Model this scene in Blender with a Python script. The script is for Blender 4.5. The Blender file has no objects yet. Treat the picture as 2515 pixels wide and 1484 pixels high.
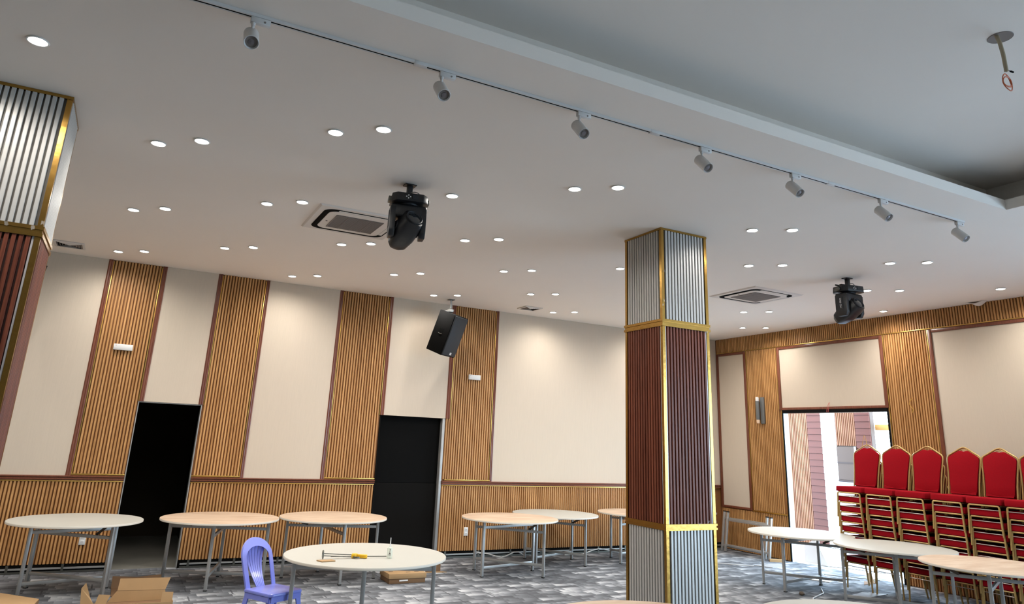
import bpy, bmesh, math, random
from mathutils import Vector, Matrix

random.seed(7)
S = bpy.context.scene
COL = S.collection
PI = math.pi

# ------------------------------------------------------------------ camera, world, exposure
HC = 1.88
cam_d = bpy.data.cameras.new('camera')
cam = bpy.data.objects.new('camera', cam_d)
COL.objects.link(cam)
cam_d.sensor_fit = 'HORIZONTAL'
cam_d.sensor_width = 36.0
cam_d.lens = 1740.0 * 36.0 / 2515.0
cam_d.shift_x = 0.0
cam_d.shift_y = -(742.0 - 581.7) / 2515.0
cam_d.clip_start = 0.05
cam_d.clip_end = 200
RT = Vector((0.8816055523, -0.4701841799, 0.0412127046))
UP = Vector((-0.1659500397, -0.2270452209, 0.9596411058))
FW = Vector((0.4418509187, 0.8528641771, 0.2781914107))
mw = Matrix((RT, UP, -FW)).transposed().to_4x4()
mw.translation = (0, 0, HC)
cam.matrix_world = mw
S.camera = cam

SKY = 9.0
LAMP = 29.5
world = bpy.data.worlds.new('sky')
S.world = world
world.use_nodes = True
bg = world.node_tree.nodes['Background']
bg.inputs[0].default_value = (0.60, 0.81, 1.0, 1)
bg.inputs[1].default_value = SKY
S.view_settings.view_transform = 'Standard'
S.view_settings.look = 'None'
S.view_settings.exposure = 0.73
S.view_settings.gamma = 1.0
S.view_settings.use_curve_mapping = False
S.cycles.use_denoising = True
S.cycles.max_bounces = 5
S.cycles.diffuse_bounces = 3
S.cycles.glossy_bounces = 2
S.cycles.use_adaptive_sampling = True
S.cycles.adaptive_threshold = 0.06
S.cycles.sample_clamp_indirect = 6.0
S.cycles.caustics_reflective = False
S.cycles.caustics_refractive = False

def portal(name, loc, rot, sx, sy):
    l = bpy.data.lights.new(name, 'AREA')
    l.shape = 'RECTANGLE'; l.size = sx; l.size_y = sy
    l.cycles.is_portal = True
    o = bpy.data.objects.new(name, l); COL.objects.link(o)
    o.location = loc; o.rotation_euler = rot
    return o
# daylight guides in the doorway and the window openings (no emission of their own)
portal('daylight_portal_doorway', (11.30, 8.835, 1.31), (0, PI/2, 0), 2.62, 2.18)
portal('daylight_portal_window', (11.30, -1.4, 1.725), (0, PI/2, 0), 3.35, 8.4)

# ------------------------------------------------------------------ materials
MATS = {}
def srgb(r, g, b):
    def f(c):
        c /= 255.0
        return c/12.92 if c <= 0.04045 else ((c+0.055)/1.055)**2.4
    return (f(r), f(g), f(b), 1)

def newmat(name):
    m = bpy.data.materials.new(name); m.use_nodes = True
    MATS[name] = m
    nt = m.node_tree
    return m, nt, nt.nodes['Principled BSDF']

def plain(name, rgb, rough=0.5, metal=0.0, var=0.0, vscale=(20, 20, 20), bump=0.0, bscale=60, spec=None, coat=0.0):
    m, nt, p = newmat(name)
    c = srgb(*rgb)
    p.inputs['Base Color'].default_value = c
    p.inputs['Roughness'].default_value = rough
    p.inputs['Metallic'].default_value = metal
    if spec is not None: p.inputs['Specular IOR Level'].default_value = spec
    if coat: p.inputs['Coat Weight'].default_value = coat; p.inputs['Coat Roughness'].default_value = 0.1
    if var or bump:
        geo = nt.nodes.new('ShaderNodeNewGeometry')
        mp = nt.nodes.new('ShaderNodeMapping'); mp.inputs['Scale'].default_value = vscale
        nt.links.new(geo.outputs['Position'], mp.inputs['Vector'])
        nz = nt.nodes.new('ShaderNodeTexNoise'); nz.inputs['Scale'].default_value = 1.0
        nz.inputs['Detail'].default_value = 4
        nt.links.new(mp.outputs[0], nz.inputs['Vector'])
        if var:
            mx = nt.nodes.new('ShaderNodeMix'); mx.data_type = 'RGBA'
            a = tuple(min(1, x*(1-var)) for x in c[:3])+(1,); b = tuple(min(1, x*(1+var)) for x in c[:3])+(1,)
            mx.inputs[6].default_value = a; mx.inputs[7].default_value = b
            nt.links.new(nz.outputs['Fac'], mx.inputs[0]); nt.links.new(mx.outputs[2], p.inputs['Base Color'])
        if bump:
            nz2 = nt.nodes.new('ShaderNodeTexNoise'); nz2.inputs['Scale'].default_value = bscale
            nt.links.new(geo.outputs['Position'], nz2.inputs['Vector'])
            bp = nt.nodes.new('ShaderNodeBump'); bp.inputs['Strength'].default_value = bump; bp.inputs['Distance'].default_value = 0.003
            nt.links.new(nz2.outputs['Fac'], bp.inputs['Height']); nt.links.new(bp.outputs[0], p.inputs['Normal'])
    return m

def wood(name, dark, light, rough=0.5, scale=(90, 90, 2.5), objvar=0.35, spec=0.4):
    m, nt, p = newmat(name)
    geo = nt.nodes.new('ShaderNodeNewGeometry'); oi = nt.nodes.new('ShaderNodeObjectInfo')
    mp = nt.nodes.new('ShaderNodeMapping'); mp.inputs['Scale'].default_value = scale
    nt.links.new(geo.outputs['Position'], mp.inputs['Vector'])
    add = nt.nodes.new('ShaderNodeVectorMath'); add.operation = 'ADD'
    mul = nt.nodes.new('ShaderNodeMath'); mul.operation = 'MULTIPLY'; mul.inputs[1].default_value = 37.0
    nt.links.new(oi.outputs['Random'], mul.inputs[0]); nt.links.new(mul.outputs[0], add.inputs[1])
    nt.links.new(mp.outputs[0], add.inputs[0])
    nz = nt.nodes.new('ShaderNodeTexNoise'); nz.inputs['Scale'].default_value = 1; nz.inputs['Detail'].default_value = 5; nz.inputs['Roughness'].default_value = 0.6
    nt.links.new(add.outputs[0], nz.inputs['Vector'])
    m1 = nt.nodes.new('ShaderNodeMath'); m1.operation = 'MULTIPLY_ADD'; m1.inputs[1].default_value = objvar; m1.inputs[2].default_value = -objvar/2
    nt.links.new(oi.outputs['Random'], m1.inputs[0])
    m2 = nt.nodes.new('ShaderNodeMath'); m2.operation = 'ADD'
    nt.links.new(nz.outputs['Fac'], m2.inputs[0]); nt.links.new(m1.outputs[0], m2.inputs[1])
    cr = nt.nodes.new('ShaderNodeValToRGB')
    cr.color_ramp.elements[0].position = 0.25; cr.color_ramp.elements[0].color = srgb(*dark)
    cr.color_ramp.elements[1].position = 0.72; cr.color_ramp.elements[1].color = srgb(*light)
    nt.links.new(m2.outputs[0], cr.inputs[0]); nt.links.new(cr.outputs[0], p.inputs['Base Color'])
    p.inputs['Roughness'].default_value = rough
    p.inputs['Specular IOR Level'].default_value = spec
    return m

def emit(name, rgb, strength):
    m, nt, p = newmat(name)
    p.inputs['Base Color'].default_value = srgb(*rgb)
    p.inputs['Emission Color'].default_value = srgb(*rgb)
    p.inputs['Emission Strength'].default_value = strength
    return m

def carpet(name):
    m, nt, p = newmat(name)
    N = nt.nodes.new; L = nt.links.new
    geo = N('ShaderNodeNewGeometry'); sep = N('ShaderNodeSeparateXYZ'); L(geo.outputs['Position'], sep.inputs[0])
    def math_(op, a, b=None, c=None):
        n = N('ShaderNodeMath'); n.operation = op
        for i, v in enumerate((a, b, c)):
            if v is None: continue
            if isinstance(v, (int, float)): n.inputs[i].default_value = v
            else: L(v, n.inputs[i])
        return n.outputs[0]
    def layer(w, h, seed):
        ry = math_('DIVIDE', sep.outputs[1], h); row = math_('FLOOR', ry)
        wn = N('ShaderNodeTexWhiteNoise'); wn.noise_dimensions = '1D'; L(math_('ADD', row, seed), wn.inputs['W'])
        xs = math_('ADD', math_('DIVIDE', sep.outputs[0], w), math_('MULTIPLY', wn.outputs['Value'], 7.0))
        cell = math_('FLOOR', xs); fr = math_('FRACT', xs)
        cv = N('ShaderNodeCombineXYZ'); L(cell, cv.inputs[0]); L(row, cv.inputs[1]); cv.inputs[2].default_value = seed
        w2 = N('ShaderNodeTexWhiteNoise'); w2.noise_dimensions = '3D'; L(cv.outputs[0], w2.inputs['Vector'])
        return w2.outputs['Value'], fr, math_('FRACT', ry)
    v1, f1, r1 = layer(0.36, 0.125, 3.1)
    v2, f2, r2 = layer(0.21, 0.0625, 9.7)
    base = math_('MULTIPLY', math_('POWER', v1, 1.3), math_('SUBTRACT', 1.05, math_('MULTIPLY', f1, 0.8)))
    val = math_('ADD', math_('MULTIPLY', base, 0.72), math_('MULTIPLY', math_('MULTIPLY', v2, math_('SUBTRACT', 1.0, f2)), 0.3))
    nz = N('ShaderNodeTexNoise'); nz.inputs['Scale'].default_value = 220; nz.inputs['Detail'].default_value = 3
    L(geo.outputs['Position'], nz.inputs['Vector'])
    val = math_('ADD', val, math_('MULTIPLY', math_('SUBTRACT', nz.outputs['Fac'], 0.5), 0.35))
    # tile seams
    ry = math_('DIVIDE', sep.outputs[1], 0.25); row = math_('FLOOR', ry)
    sx = math_('FRACT', math_('ADD', math_('DIVIDE', sep.outputs[0], 1.0), math_('MULTIPLY', row, 0.5)))
    seam = math_('LESS_THAN', sx, 0.018)
    val = math_('MULTIPLY', val, math_('SUBTRACT', 1.0, math_('MULTIPLY', seam, 0.8)))
    cr = N('ShaderNodeValToRGB')
    e = cr.color_ramp.elements
    e[0].position = 0.02; e[0].color = srgb(80, 82, 86)
    e[1].position = 0.85; e[1].color = srgb(190, 192, 195)
    x = e.new(0.3); x.color = srgb(116, 119, 124)
    x = e.new(0.55); x.color = srgb(152, 155, 159)
    L(val, cr.inputs[0]); L(cr.outputs[0], p.inputs['Base Color'])
    p.inputs['Roughness'].default_value = 0.95; p.inputs['Specular IOR Level'].default_value = 0.1
    bp = N('ShaderNodeBump'); bp.inputs['Strength'].default_value = 0.4; bp.inputs['Distance'].default_value = 0.004
    L(nz.outputs['Fac'], bp.inputs['Height']); L(bp.outputs[0], p.inputs['Normal'])
    return m

def glassy(name, rgb, alpha, rough=0.15):
    m, nt, p = newmat(name)
    p.inputs['Base Color'].default_value = srgb(*rgb); p.inputs['Alpha'].default_value = alpha; p.inputs['Roughness'].default_value = rough
    return m

M_ceil = plain('ceiling_paint', (246, 237, 227), 0.85, var=0.02, vscale=(1.2, 1.2, 1.2))
M_paper = plain('beige_wallpaper', (204, 190, 172), 0.8, var=0.05, vscale=(120, 120, 5), bump=0.15, bscale=150)
M_slat = wood('teak_slat', (158, 110, 62), (210, 160, 104), 0.45, objvar=0.2)
M_grooveshade = wood('teak_groove_shade', (118, 76, 40), (150, 102, 58), 0.6)  # same wood as the slats, darkened: groove shade put into the colour
M_maho = wood('mahogany_trim', (90, 46, 32), (134, 80, 60), 0.28, objvar=0.15)
M_gold = plain('gold_strip', (206, 168, 92), 0.3, 1.0)
M_goldp = plain('polished_gold', (172, 134, 70), 0.26, 1.0, bump=0.5, bscale=18)
M_red = wood('rosewood_slat', (78, 36, 24), (128, 70, 50), 0.42, objvar=0.2, spec=0.3)
M_redback = plain('rosewood_groove', (52, 24, 18), 0.6)
M_silver = plain('silver_slat', (182, 180, 176), 0.4, 0.25, var=0.04, vscale=(40, 40, 4))
M_silverb = plain('silver_groove', (104, 100, 94), 0.5, 0.3)
M_stripw = plain('pale_edge_strip', (196, 192, 192), 0.35, 0.2)
M_black = plain('black_void', (18, 17, 16), 0.9, spec=0.1)
M_dark = plain('dark_corridor', (78, 70, 60), 0.9, spec=0.1)
M_conc = plain('corridor_concrete', (120, 118, 110), 0.9, var=0.1, vscale=(3, 3, 3))
M_blk = plain('black_plastic', (22, 23, 26), 0.42)
M_blk2 = plain('charcoal_grille', (28, 31, 36), 0.6)
M_blk3 = plain('matt_black_paint', (11, 11, 11), 0.8, bump=0.2, bscale=300, spec=0.08)
M_lens = plain('lamp_lens', (30, 34, 38), 0.05, 0.0, spec=1.0)
M_chrome = plain('chrome', (210, 210, 215), 0.15, 1.0)
M_spotlens = plain('spot_lens', (126, 116, 116), 0.35, 0.3)
M_white = plain('white_plastic', (224, 224, 222), 0.4)
M_track = plain('white_track', (214, 212, 210), 0.35)
M_hole = plain('dark_slot', (10, 10, 10), 0.8, spec=0.05)
M_ac = plain('aircon_panel', (222, 214, 206), 0.5)
M_grille = plain('aircon_grille', (128, 118, 112), 0.6)
M_lamp = emit('downlight_glow', (255, 250, 238), 14.0)
M_galv = plain('galvanised_steel', (172, 172, 170), 0.42, 0.5, var=0.2, vscale=(6, 6, 6))
M_foot = plain('black_rubber', (24, 24, 24), 0.8)
M_twhite = plain('painted_tabletop', (180, 179, 171), 0.5, var=0.03, vscale=(3, 3, 3))
M_twood = wood('plywood_tabletop', (176, 148, 124), (204, 184, 162), 0.6, scale=(2.2, 7, 3), objvar=0.1)
M_tedge = plain('tabletop_edge', (206, 200, 188), 0.55)
M_batten = plain('dark_batten', (78, 66, 54), 0.7)
M_fab = plain('red_fabric', (144, 14, 26), 0.9, var=0.12, vscale=(60, 60, 60), bump=0.35, bscale=260, spec=0.08)
M_cgold = plain('chair_gold_tube', (188, 156, 98), 0.4, 0.35)
M_csilver = plain('steel_rod', (176, 164, 160), 0.35, 0.8)
M_under = plain('black_seat_board', (20, 17, 14), 0.8)
M_blue = plain('blue_plastic', (126, 136, 222), 0.28, coat=0.3)
M_card = plain('cardboard', (168, 136, 96), 0.85, var=0.08, vscale=(9, 9, 9))
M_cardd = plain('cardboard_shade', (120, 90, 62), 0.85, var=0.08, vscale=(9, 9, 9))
M_yel = plain('yellow_plastic', (232, 178, 26), 0.4)
M_steel = plain('grey_steel', (104, 104, 98), 0.4, 0.8)
M_bottle = glassy('clear_bottle', (226, 232, 218), 0.55)
M_ink = plain('dark_print', (60, 44, 40), 0.7)
M_cable = plain('white_cable', (200, 198, 194), 0.5)
M_beigehose = plain('beige_conduit', (176, 164, 138), 0.7)
M_orange = plain('orange_wire', (206, 104, 56), 0.5)
M_pink = plain('pink_string', (214, 96, 90), 0.6)
M_yelw = plain('yellow_wire', (206, 160, 66), 0.5)
M_sconce = plain('sconce_grey', (110, 112, 112), 0.45, 0.3)
M_brass = plain('sconce_shade', (228, 196, 166), 0.5)
M_clap = wood('brown_siding', (74, 25, 8), (86, 33, 13), 0.6, scale=(3, 3, 60), objvar=0.1)
M_clapw = plain('white_siding', (240, 238, 238), 0.6)
M_flute = wood('pink_teak_flute', (108, 64, 38), (142, 94, 64), 0.55)
M_taupe = plain('taupe_shutter', (72, 50, 36), 0.6)
M_jamb = plain('aluminium_jamb', (196, 206, 222), 0.4)
M_pave = plain('pale_paving', (168, 172, 178), 0.7, var=0.15, vscale=(2, 2, 2))
M_tan = plain('tan_beam', (222, 170, 100), 0.6)
M_leaf = plain('green_foil', (16, 120, 70), 0.6)
M_paperw = plain('white_board_scrap', (232, 230, 226), 0.6)
M_sheet = plain('grey_plastic_sheet', (150, 150, 150), 0.5)
M_film = glassy('clear_film', (244, 244, 240), 0.20, 0.08)
M_carpet = carpet('grey_streaked_carpet')

# ------------------------------------------------------------------ mesh helpers
class MB:
    def __init__(s): s.v = []; s.f = []
    def add(s, vs, fs):
        n = len(s.v); s.v += [tuple(v) for v in vs]; s.f += [tuple(i+n for i in f) for f in fs]; return s
    def box(s, x0, x1, y0, y1, z0, z1):
        return s.add([(x0,y0,z0),(x1,y0,z0),(x1,y1,z0),(x0,y1,z0),(x0,y0,z1),(x1,y0,z1),(x1,y1,z1),(x0,y1,z1)],
                     [(0,3,2,1),(4,5,6,7),(0,1,5,4),(1,2,6,5),(2,3,7,6),(3,0,4,7)])
    def obox(s, c, ax, ay, az):
        c = Vector(c); ax = Vector(ax); ay = Vector(ay); az = Vector(az)
        vs = [c+i*ax+j*ay+k*az for k in (-1,1) for (i,j) in ((-1,-1),(1,-1),(1,1),(-1,1))]
        return s.add(vs, [(0,3,2,1),(4,5,6,7),(0,1,5,4),(1,2,6,5),(2,3,7,6),(3,0,4,7)])
    def bar(s, p, q, w, h=None, up=(0,0,1)):
        p = Vector(p); q = Vector(q); d = (q-p); l = d.length; d.normalize()
        u = Vector(up)
        if abs(d.dot(u)) > 0.98: u = Vector((1,0,0))
        sx = d.cross(u).normalized(); sz = sx.cross(d)
        h = w if h is None else h
        return s.obox((p+q)/2, sx*w/2, d*l/2, sz*h/2)
    def tube(s, pts, r, seg=8, closed=False, cap=True):
        pts = [Vector(p) for p in pts]; n = len(pts); rings = []
        prev = None
        for i, p in enumerate(pts):
            if closed: d = pts[(i+1) % n]-pts[i-1]
            else: d = pts[min(i+1, n-1)]-pts[max(i-1, 0)]
            d.normalize()
            if prev is None:
                u = Vector((0,0,1)) if abs(d.z) < 0.9 else Vector((1,0,0))
                a = d.cross(u).normalized()
            else:
                a = (prev - d*prev.dot(d)).normalized()
            prev = a; b = d.cross(a)
            rr = r[i] if isinstance(r, (list, tuple)) else r
            rings.append([p+a*math.cos(2*PI*k/seg)*rr+b*math.sin(2*PI*k/seg)*rr for k in range(seg)])
        vs = [v for R in rings for v in R]; fs = []
        m = n if closed else n-1
        for i in range(m):
            j = (i+1) % n
            for k in range(seg):
                l = (k+1) % seg
                fs.append((i*seg+k, i*seg+l, j*seg+l, j*seg+k))
        if cap and not closed:
            fs.append(tuple(range(seg-1, -1, -1))); fs.append(tuple((n-1)*seg+k for k in range(seg)))
        return s.add(vs, fs)
    def lathe(s, prof, seg=24, c=(0,0,0), ax=None):
        c = Vector(c)
        if ax is None: A, B, D = Vector((1,0,0)), Vector((0,1,0)), Vector((0,0,1))
        else:
            D = Vector(ax).normalized(); u = Vector((0,0,1)) if abs(D.z) < 0.9 else Vector((1,0,0))
            A = D.cross(u).normalized(); B = D.cross(A)
        vs = []; fs = []
        for r, z in prof:
            for k in range(seg):
                a = 2*PI*k/seg; vs.append(c+A*math.cos(a)*r+B*math.sin(a)*r+D*z)
        for i in range(len(prof)-1):
            for k in range(seg):
                l = (k+1) % seg
                fs.append((i*seg+k, i*seg+l, (i+1)*seg+l, (i+1)*seg+k))
        fs.append(tuple(range(seg-1, -1, -1))); n = len(prof)-1
        fs.append(tuple(n*seg+k for k in range(seg)))
        return s.add(vs, fs)
    def prism(s, poly, f0, f1):
        """poly: list of 2D points, f0/f1: functions mapping (u,v) to 3D for the two ends"""
        n = len(poly)
        vs = [f0(*p) for p in poly]+[f1(*p) for p in poly]
        fs = [(i, (i+1) % n, n+(i+1) % n, n+i) for i in range(n)]
        fs.append(tuple(range(n-1, -1, -1))); fs.append(tuple(range(n, 2*n)))
        return s.add(vs, fs)
    def mesh(s, name, smooth=None):
        me = bpy.data.meshes.new(name); me.from_pydata(s.v, [], s.f)
        bm = bmesh.new(); bm.from_mesh(me); bmesh.ops.recalc_face_normals(bm, faces=bm.faces); bm.to_mesh(me); bm.free()
        if smooth is not None:
            for p in me.polygons: p.use_smooth = True
            me.set_sharp_from_angle(angle=math.radians(smooth))
        return me
    def build(s, name, mat, parent=None, smooth=None, bevel=0, bseg=2):
        me = s.mesh(name, smooth)
        if bevel:
            bm = bmesh.new(); bm.from_mesh(me)
            bmesh.ops.bevel(bm, geom=[e for e in bm.edges if e.calc_face_angle(0) > 0.4], offset=bevel, segments=bseg, profile=0.5, affect='EDGES', clamp_overlap=True)
            bm.to_mesh(me); bm.free()
            for p in me.polygons: p.use_smooth = True
            me.set_sharp_from_angle(angle=math.radians(35))
        me.materials.append(mat)
        return link(name, me, parent)

def link(name, me, parent=None, loc=None, rot=None, scale=None):
    o = bpy.data.objects.new(name, me); COL.objects.link(o)
    if parent is not None: o.parent = parent
    if loc is not None: o.location = loc
    if rot is not None: o.rotation_euler = rot
    if scale is not None: o.scale = scale
    return o
def tag(o, label=None, cat=None, group=None, kind=None):
    if label: o['label'] = label
    if cat: o['category'] = cat
    if group: o['group'] = group
    if kind: o['kind'] = kind
    return o
def empty(name, loc=(0,0,0), rz=0.0):
    o = bpy.data.objects.new(name, None); COL.objects.link(o); o.location = loc; o.rotation_euler = (0,0,rz)
    o.empty_display_size = 0.1
    return o
def copy_tree(o, parent=None):
    c = o.copy(); COL.objects.link(c); c.parent = parent
    for ch in list(o.children): copy_tree(ch, c)
    return c
def struct(o): o['kind'] = 'structure'; return o
ORD = ['zeroth','first','second','third','fourth','fifth','sixth','seventh','eighth','ninth','tenth','eleventh','twelfth']

# ------------------------------------------------------------------ the room shell
YB, XR, ZC = 11.65, 11.15, 4.20           # front face of back-wall slats, of right-wall slats, ceiling height
XL, YF = -6.0, -6.0
floor = struct(MB().box(XL, XR+0.13, YF, YB+0.1, -0.12, 0).build('floor', M_carpet))
# lower ceiling: the field around the raised tray
TX, TY = 7.11, 3.50
ce = MB()
ce.box(XL, XR+0.3, TY, YB+0.3, ZC, ZC+0.06)
ce.box(TX, XR+0.3, YF, TY, ZC, ZC+0.06)
ceiling = struct(ce.build('ceiling', M_ceil))
lp = MB(); lp.box(XL, TX, TY-0.012, TY-0.0005, ZC, ZC+0.10); lp.box(TX-0.012, TX-0.0005, YF, TY-0.012, ZC, ZC+0.10)
lp.build('tray_lip', M_ceil, ceiling)
tu = MB(); tu.box(XL, TX+0.34, YF, TY+0.34, ZC+0.36, ZC+0.42)
tu.build('tray_ceiling', M_ceil, ceiling)
cv = MB(); cv.box(XL, TX+0.30, TY+0.30, TY+0.34, ZC+0.06, ZC+0.36); cv.box(TX+0.30, TX+0.34, YF, TY+0.34, ZC+0.06, ZC+0.36)
cv.build('cove_wall', M_ceil, ceiling)

# back wall body with two door openings
D1 = (0.155, 1.005); D2 = (3.735, 4.905); DZ = 2.222
W0 = YB+0.0235
bw = MB()
for x0, x1, z0, z1 in ((XL, D1[0], 0, ZC), (D1[0], D1[1], DZ, ZC), (D1[1], D2[0], 0, ZC), (D2[0], D2[1], DZ, ZC), (D2[1], XR+0.3, 0, ZC)):
    bw.box(x0, x1, W0, W0+0.12, z0, z1)
wall_back = struct(bw.build('wall_back', M_grooveshade))
PAN = [(XL, -0.555, 1.205), (0.225, 0.95, DZ), (1.72, 2.857, 1.205), (3.79, 4.90, DZ), (5.84, XR, 1.205)]
for x0, x1, z0 in PAN:
    MB().box(x0, x1, YB+0.004, W0-0.0005, z0, ZC-0.001).build('wallpaper_panel', M_paper, wall_back)

SLW = 0.0425
prof = [(-0.0135, 0.0), (-0.0125, -0.0200), (-0.0100, -0.0235), (0.0100, -0.0235), (0.0125, -0.0200), (0.0135, 0.0)]
def slat_mesh(name, mat, k=1.0):
    me = MB().prism([(u*k, v) for u, v in prof], lambda u, v: (u, v, 0), lambda u, v: (u, v, 1)).mesh(name)
    me.materials.append(mat); return me
SM = slat_mesh('slat', M_slat)
def slats(parent, a, b, z0, z1, fixed, rot, me=SM, pitch=SLW, name='slat', axis=0):
    n = max(1, round((b-a)/pitch)); p = (b-a)/n
    for i in range(n):
        c = a+(i+0.5)*p
        loc = (c, fixed, z0) if axis == 0 else (fixed, c, z0)
        link(name, me, parent, loc, (0, 0, rot), (1, 1, z1-z0))
def bslats(a, b, z0, z1): slats(wall_back, a, b, z0, z1, W0-0.0003, 0)
STR = [(-0.555, -0.495, 0.165, 0.225), (0.95, 1.01, 1.67, 1.72), (2.857, 2.915, 3.73, 3.79), (4.90, 4.975, 5.79, 5.84)]
ZS = 1.232
bslats(-0.475, 0.150, ZS, ZC-0.002)
bslats(1.025, 1.655, ZS, ZC-0.002)
bslats(2.930, 3.715, ZS, ZC-0.002)
bslats(4.990, 5.775, ZS, ZC-0.002)
bslats(4.910, 4.990, ZS, DZ)
def frame_bar(x0, x1, z0, z1, name='frame_moulding', parent=wall_back, y=YB):
    m = MB()
    w = x1-x0
    poly = [(0, 0), (0, -0.022), (0.25*w, -0.030), (0.55*w, -0.026), (0.75*w, -0.034), (w, -0.030), (w, 0)]
    m.prism([(x0+u, W0-0.0004+v) for u, v in poly], lambda u, v: (u, v, z0), lambda u, v: (u, v, z1))
    return m.build(name, M_maho, parent)
ZT_ = ZC-0.001
frame_bar(STR[0][0], STR[0][1], 1.205, ZT_); frame_bar(STR[0][2], STR[0][3], DZ, ZT_)
frame_bar(STR[1][0], STR[1][1], DZ, ZT_);    frame_bar(STR[1][2], STR[1][3], 1.205, ZT_)
frame_bar(STR[2][0], STR[2][1], 1.205, ZT_); frame_bar(STR[2][2], STR[2][3], DZ, ZT_)
frame_bar(STR[3][0], STR[3][1], DZ, ZT_);    frame_bar(STR[3][2], STR[3][3], 1.205, ZT_)
def gold_b(x0, x1, z0, z1, d=0.026):
    return MB().box(x0, x1, W0-d, W0-0.0005, z0, z1).build('gold_strip', M_gold, wall_back, bevel=0.003)
for x0, z0 in ((-0.494, 1.232), (0.150, DZ), (1.011, DZ), (1.655, 1.232), (2.916, 1.232), (3.715, DZ), (4.976, DZ-0.02), (5.775, 1.232)):
    gold_b(x0, x0+0.014, z0, ZT_-0.02)
SEG = [(XL, D1[0]-0.002), (D1[1]+0.002, D2[0]-0.002), (D2[1]+0.002, XR-0.03)]
for a, b in SEG:
    # chair rail: stepped mahogany moulding between two gold beads
    poly = [(0, 1.143), (-0.030, 1.143), (-0.030, 1.152), (-0.048, 1.156), (-0.050, 1.172), (-0.036, 1.176), (-0.034, 1.184), (-0.054, 1.188), (-0.056, 1.200), (-0.030, 1.206), (0, 1.206)]
    MB().prism([(W0-0.0004+u, v) for u, v in poly], lambda u, v, a=a: (a, u, v), lambda u, v, b=b: (b, u, v)).build('chair_rail', M_maho, wall_back)
    MB().box(a, b, W0-0.028, W0-0.0005, 1.126, 1.142).build('gold_strip', M_gold, wall_back, bevel=0.003)
for a, b in ((-0.52, D1[0]-0.002), (D1[1]+0.002, 1.672), (2.90, D2[0]-0.002), (D2[1]+0.04, 5.80)):
    MB().box(a, b, W0-0.030, W0-0.0005, 1.2125, 1.231).build('gold_strip', M_gold, wall_back, bevel=0.003)
bslats(-1.55, D1[0]-0.002, 0.108, 1.126)
bslats(D1[1]+0.002, D2[0]-0.002, 0.108, 1.126)
bslats(D2[1]+0.002, 9.3, 0.108, 1.126)
# recessed dark plinth with a steel channel under the slatted dado
for i, (a, b) in enumerate(SEG):
    bb = struct(MB().box(a, b, W0-0.004, W0-0.0005, 0, 0.107).build('baseboard_back', M_black))
    MB().box(a+0.03, b-0.03, W0-0.030, W0-0.0045, 0.046, 0.066).build('steel_channel', M_galv, bb)
    MB().box(a+0.03, b-0.03, W0-0.030, W0-0.0045, 0.004, 0.026).build('steel_channel', M_steel, bb)
    x = a+0.12
    while x < b-0.1:
        if -1.6 < x < 9.5:
            MB().box(x, x+0.03, W0-0.034, W0-0.0305, 0.004, 0.104).build('channel_stud', M_steel, bb)
        x += 0.61
# door 1: an unlit corridor; door 2: a dark closed panel behind thin steel jambs
c1 = MB()
y0, y1 = W0+0.12, W0+3.4
c1.box(D1[0]-0.45, D1[0]-0.40, y0, y1, 0, 2.6); c1.box(D1[1]+0.22, D1[1]+0.27, y0, y1, 0, 2.6)
c1.box(D1[0]-0.45, D1[1]+0.27, y1, y1+0.05, 0, 2.6); c1.box(D1[0]-0.45, D1[1]+0.27, y0, y1+0.05, 2.6, 2.65)
corr = struct(c1.build('wall_corridor', M_dark))
struct(MB().box(D1[0]-0.45, D1[1]+0.27, W0-0.02, y1+0.05, -0.12, -0.001).build('floor_corridor', M_conc))
door1 = struct(MB().box(D1[0]+0.001, D1[0]+0.014, W0-0.018, W0+0.12, 0, DZ-0.001).box(D1[1]-0.014, D1[1]-0.001, W0-0.018, W0+0.12, 0, DZ-0.001).box(D1[0]+0.014, D1[1]-0.014, W0-0.005, W0+0.12, DZ-0.014, DZ-0.001).build('door_1', M_galv))
door2 = empty('door_2', ((D2[0]+D2[1])/2, W0+0.05, 0)); struct(door2)
cx2 = (D2[0]+D2[1])/2; hw2 = (D2[1]-D2[0])/2
MB().box(-hw2+0.002, -hw2+0.016, -0.068, 0.06, 0, DZ-0.002).build('jamb', M_black, door2)
MB().box(hw2-0.052, hw2-0.002, -0.060, 0.06, 0, DZ-0.002).build('jamb', M_galv, door2, bevel=0.004)
MB().box(-hw2+0.016, hw2-0.052, 0.03, 0.06, 0.10, 1.158).build('door_panel', M_black, door2)
MB().box(-hw2+0.016, hw2-0.052, 0.036, 0.066, 1.164, DZ-0.002).build('door_panel', M_blk3, door2)
MB().box(-hw2-0.05, hw2+0.05, 0.0735, 0.12, 0.0, DZ+0.05).build('leak_block', M_black, door2)  # unseen box added to stop daylight leaking through the panel gap
MB().box(-hw2+0.016, hw2-0.052, -0.02, 0.06, 0.0, 0.095).build('door_threshold', M_foot, door2)

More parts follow.
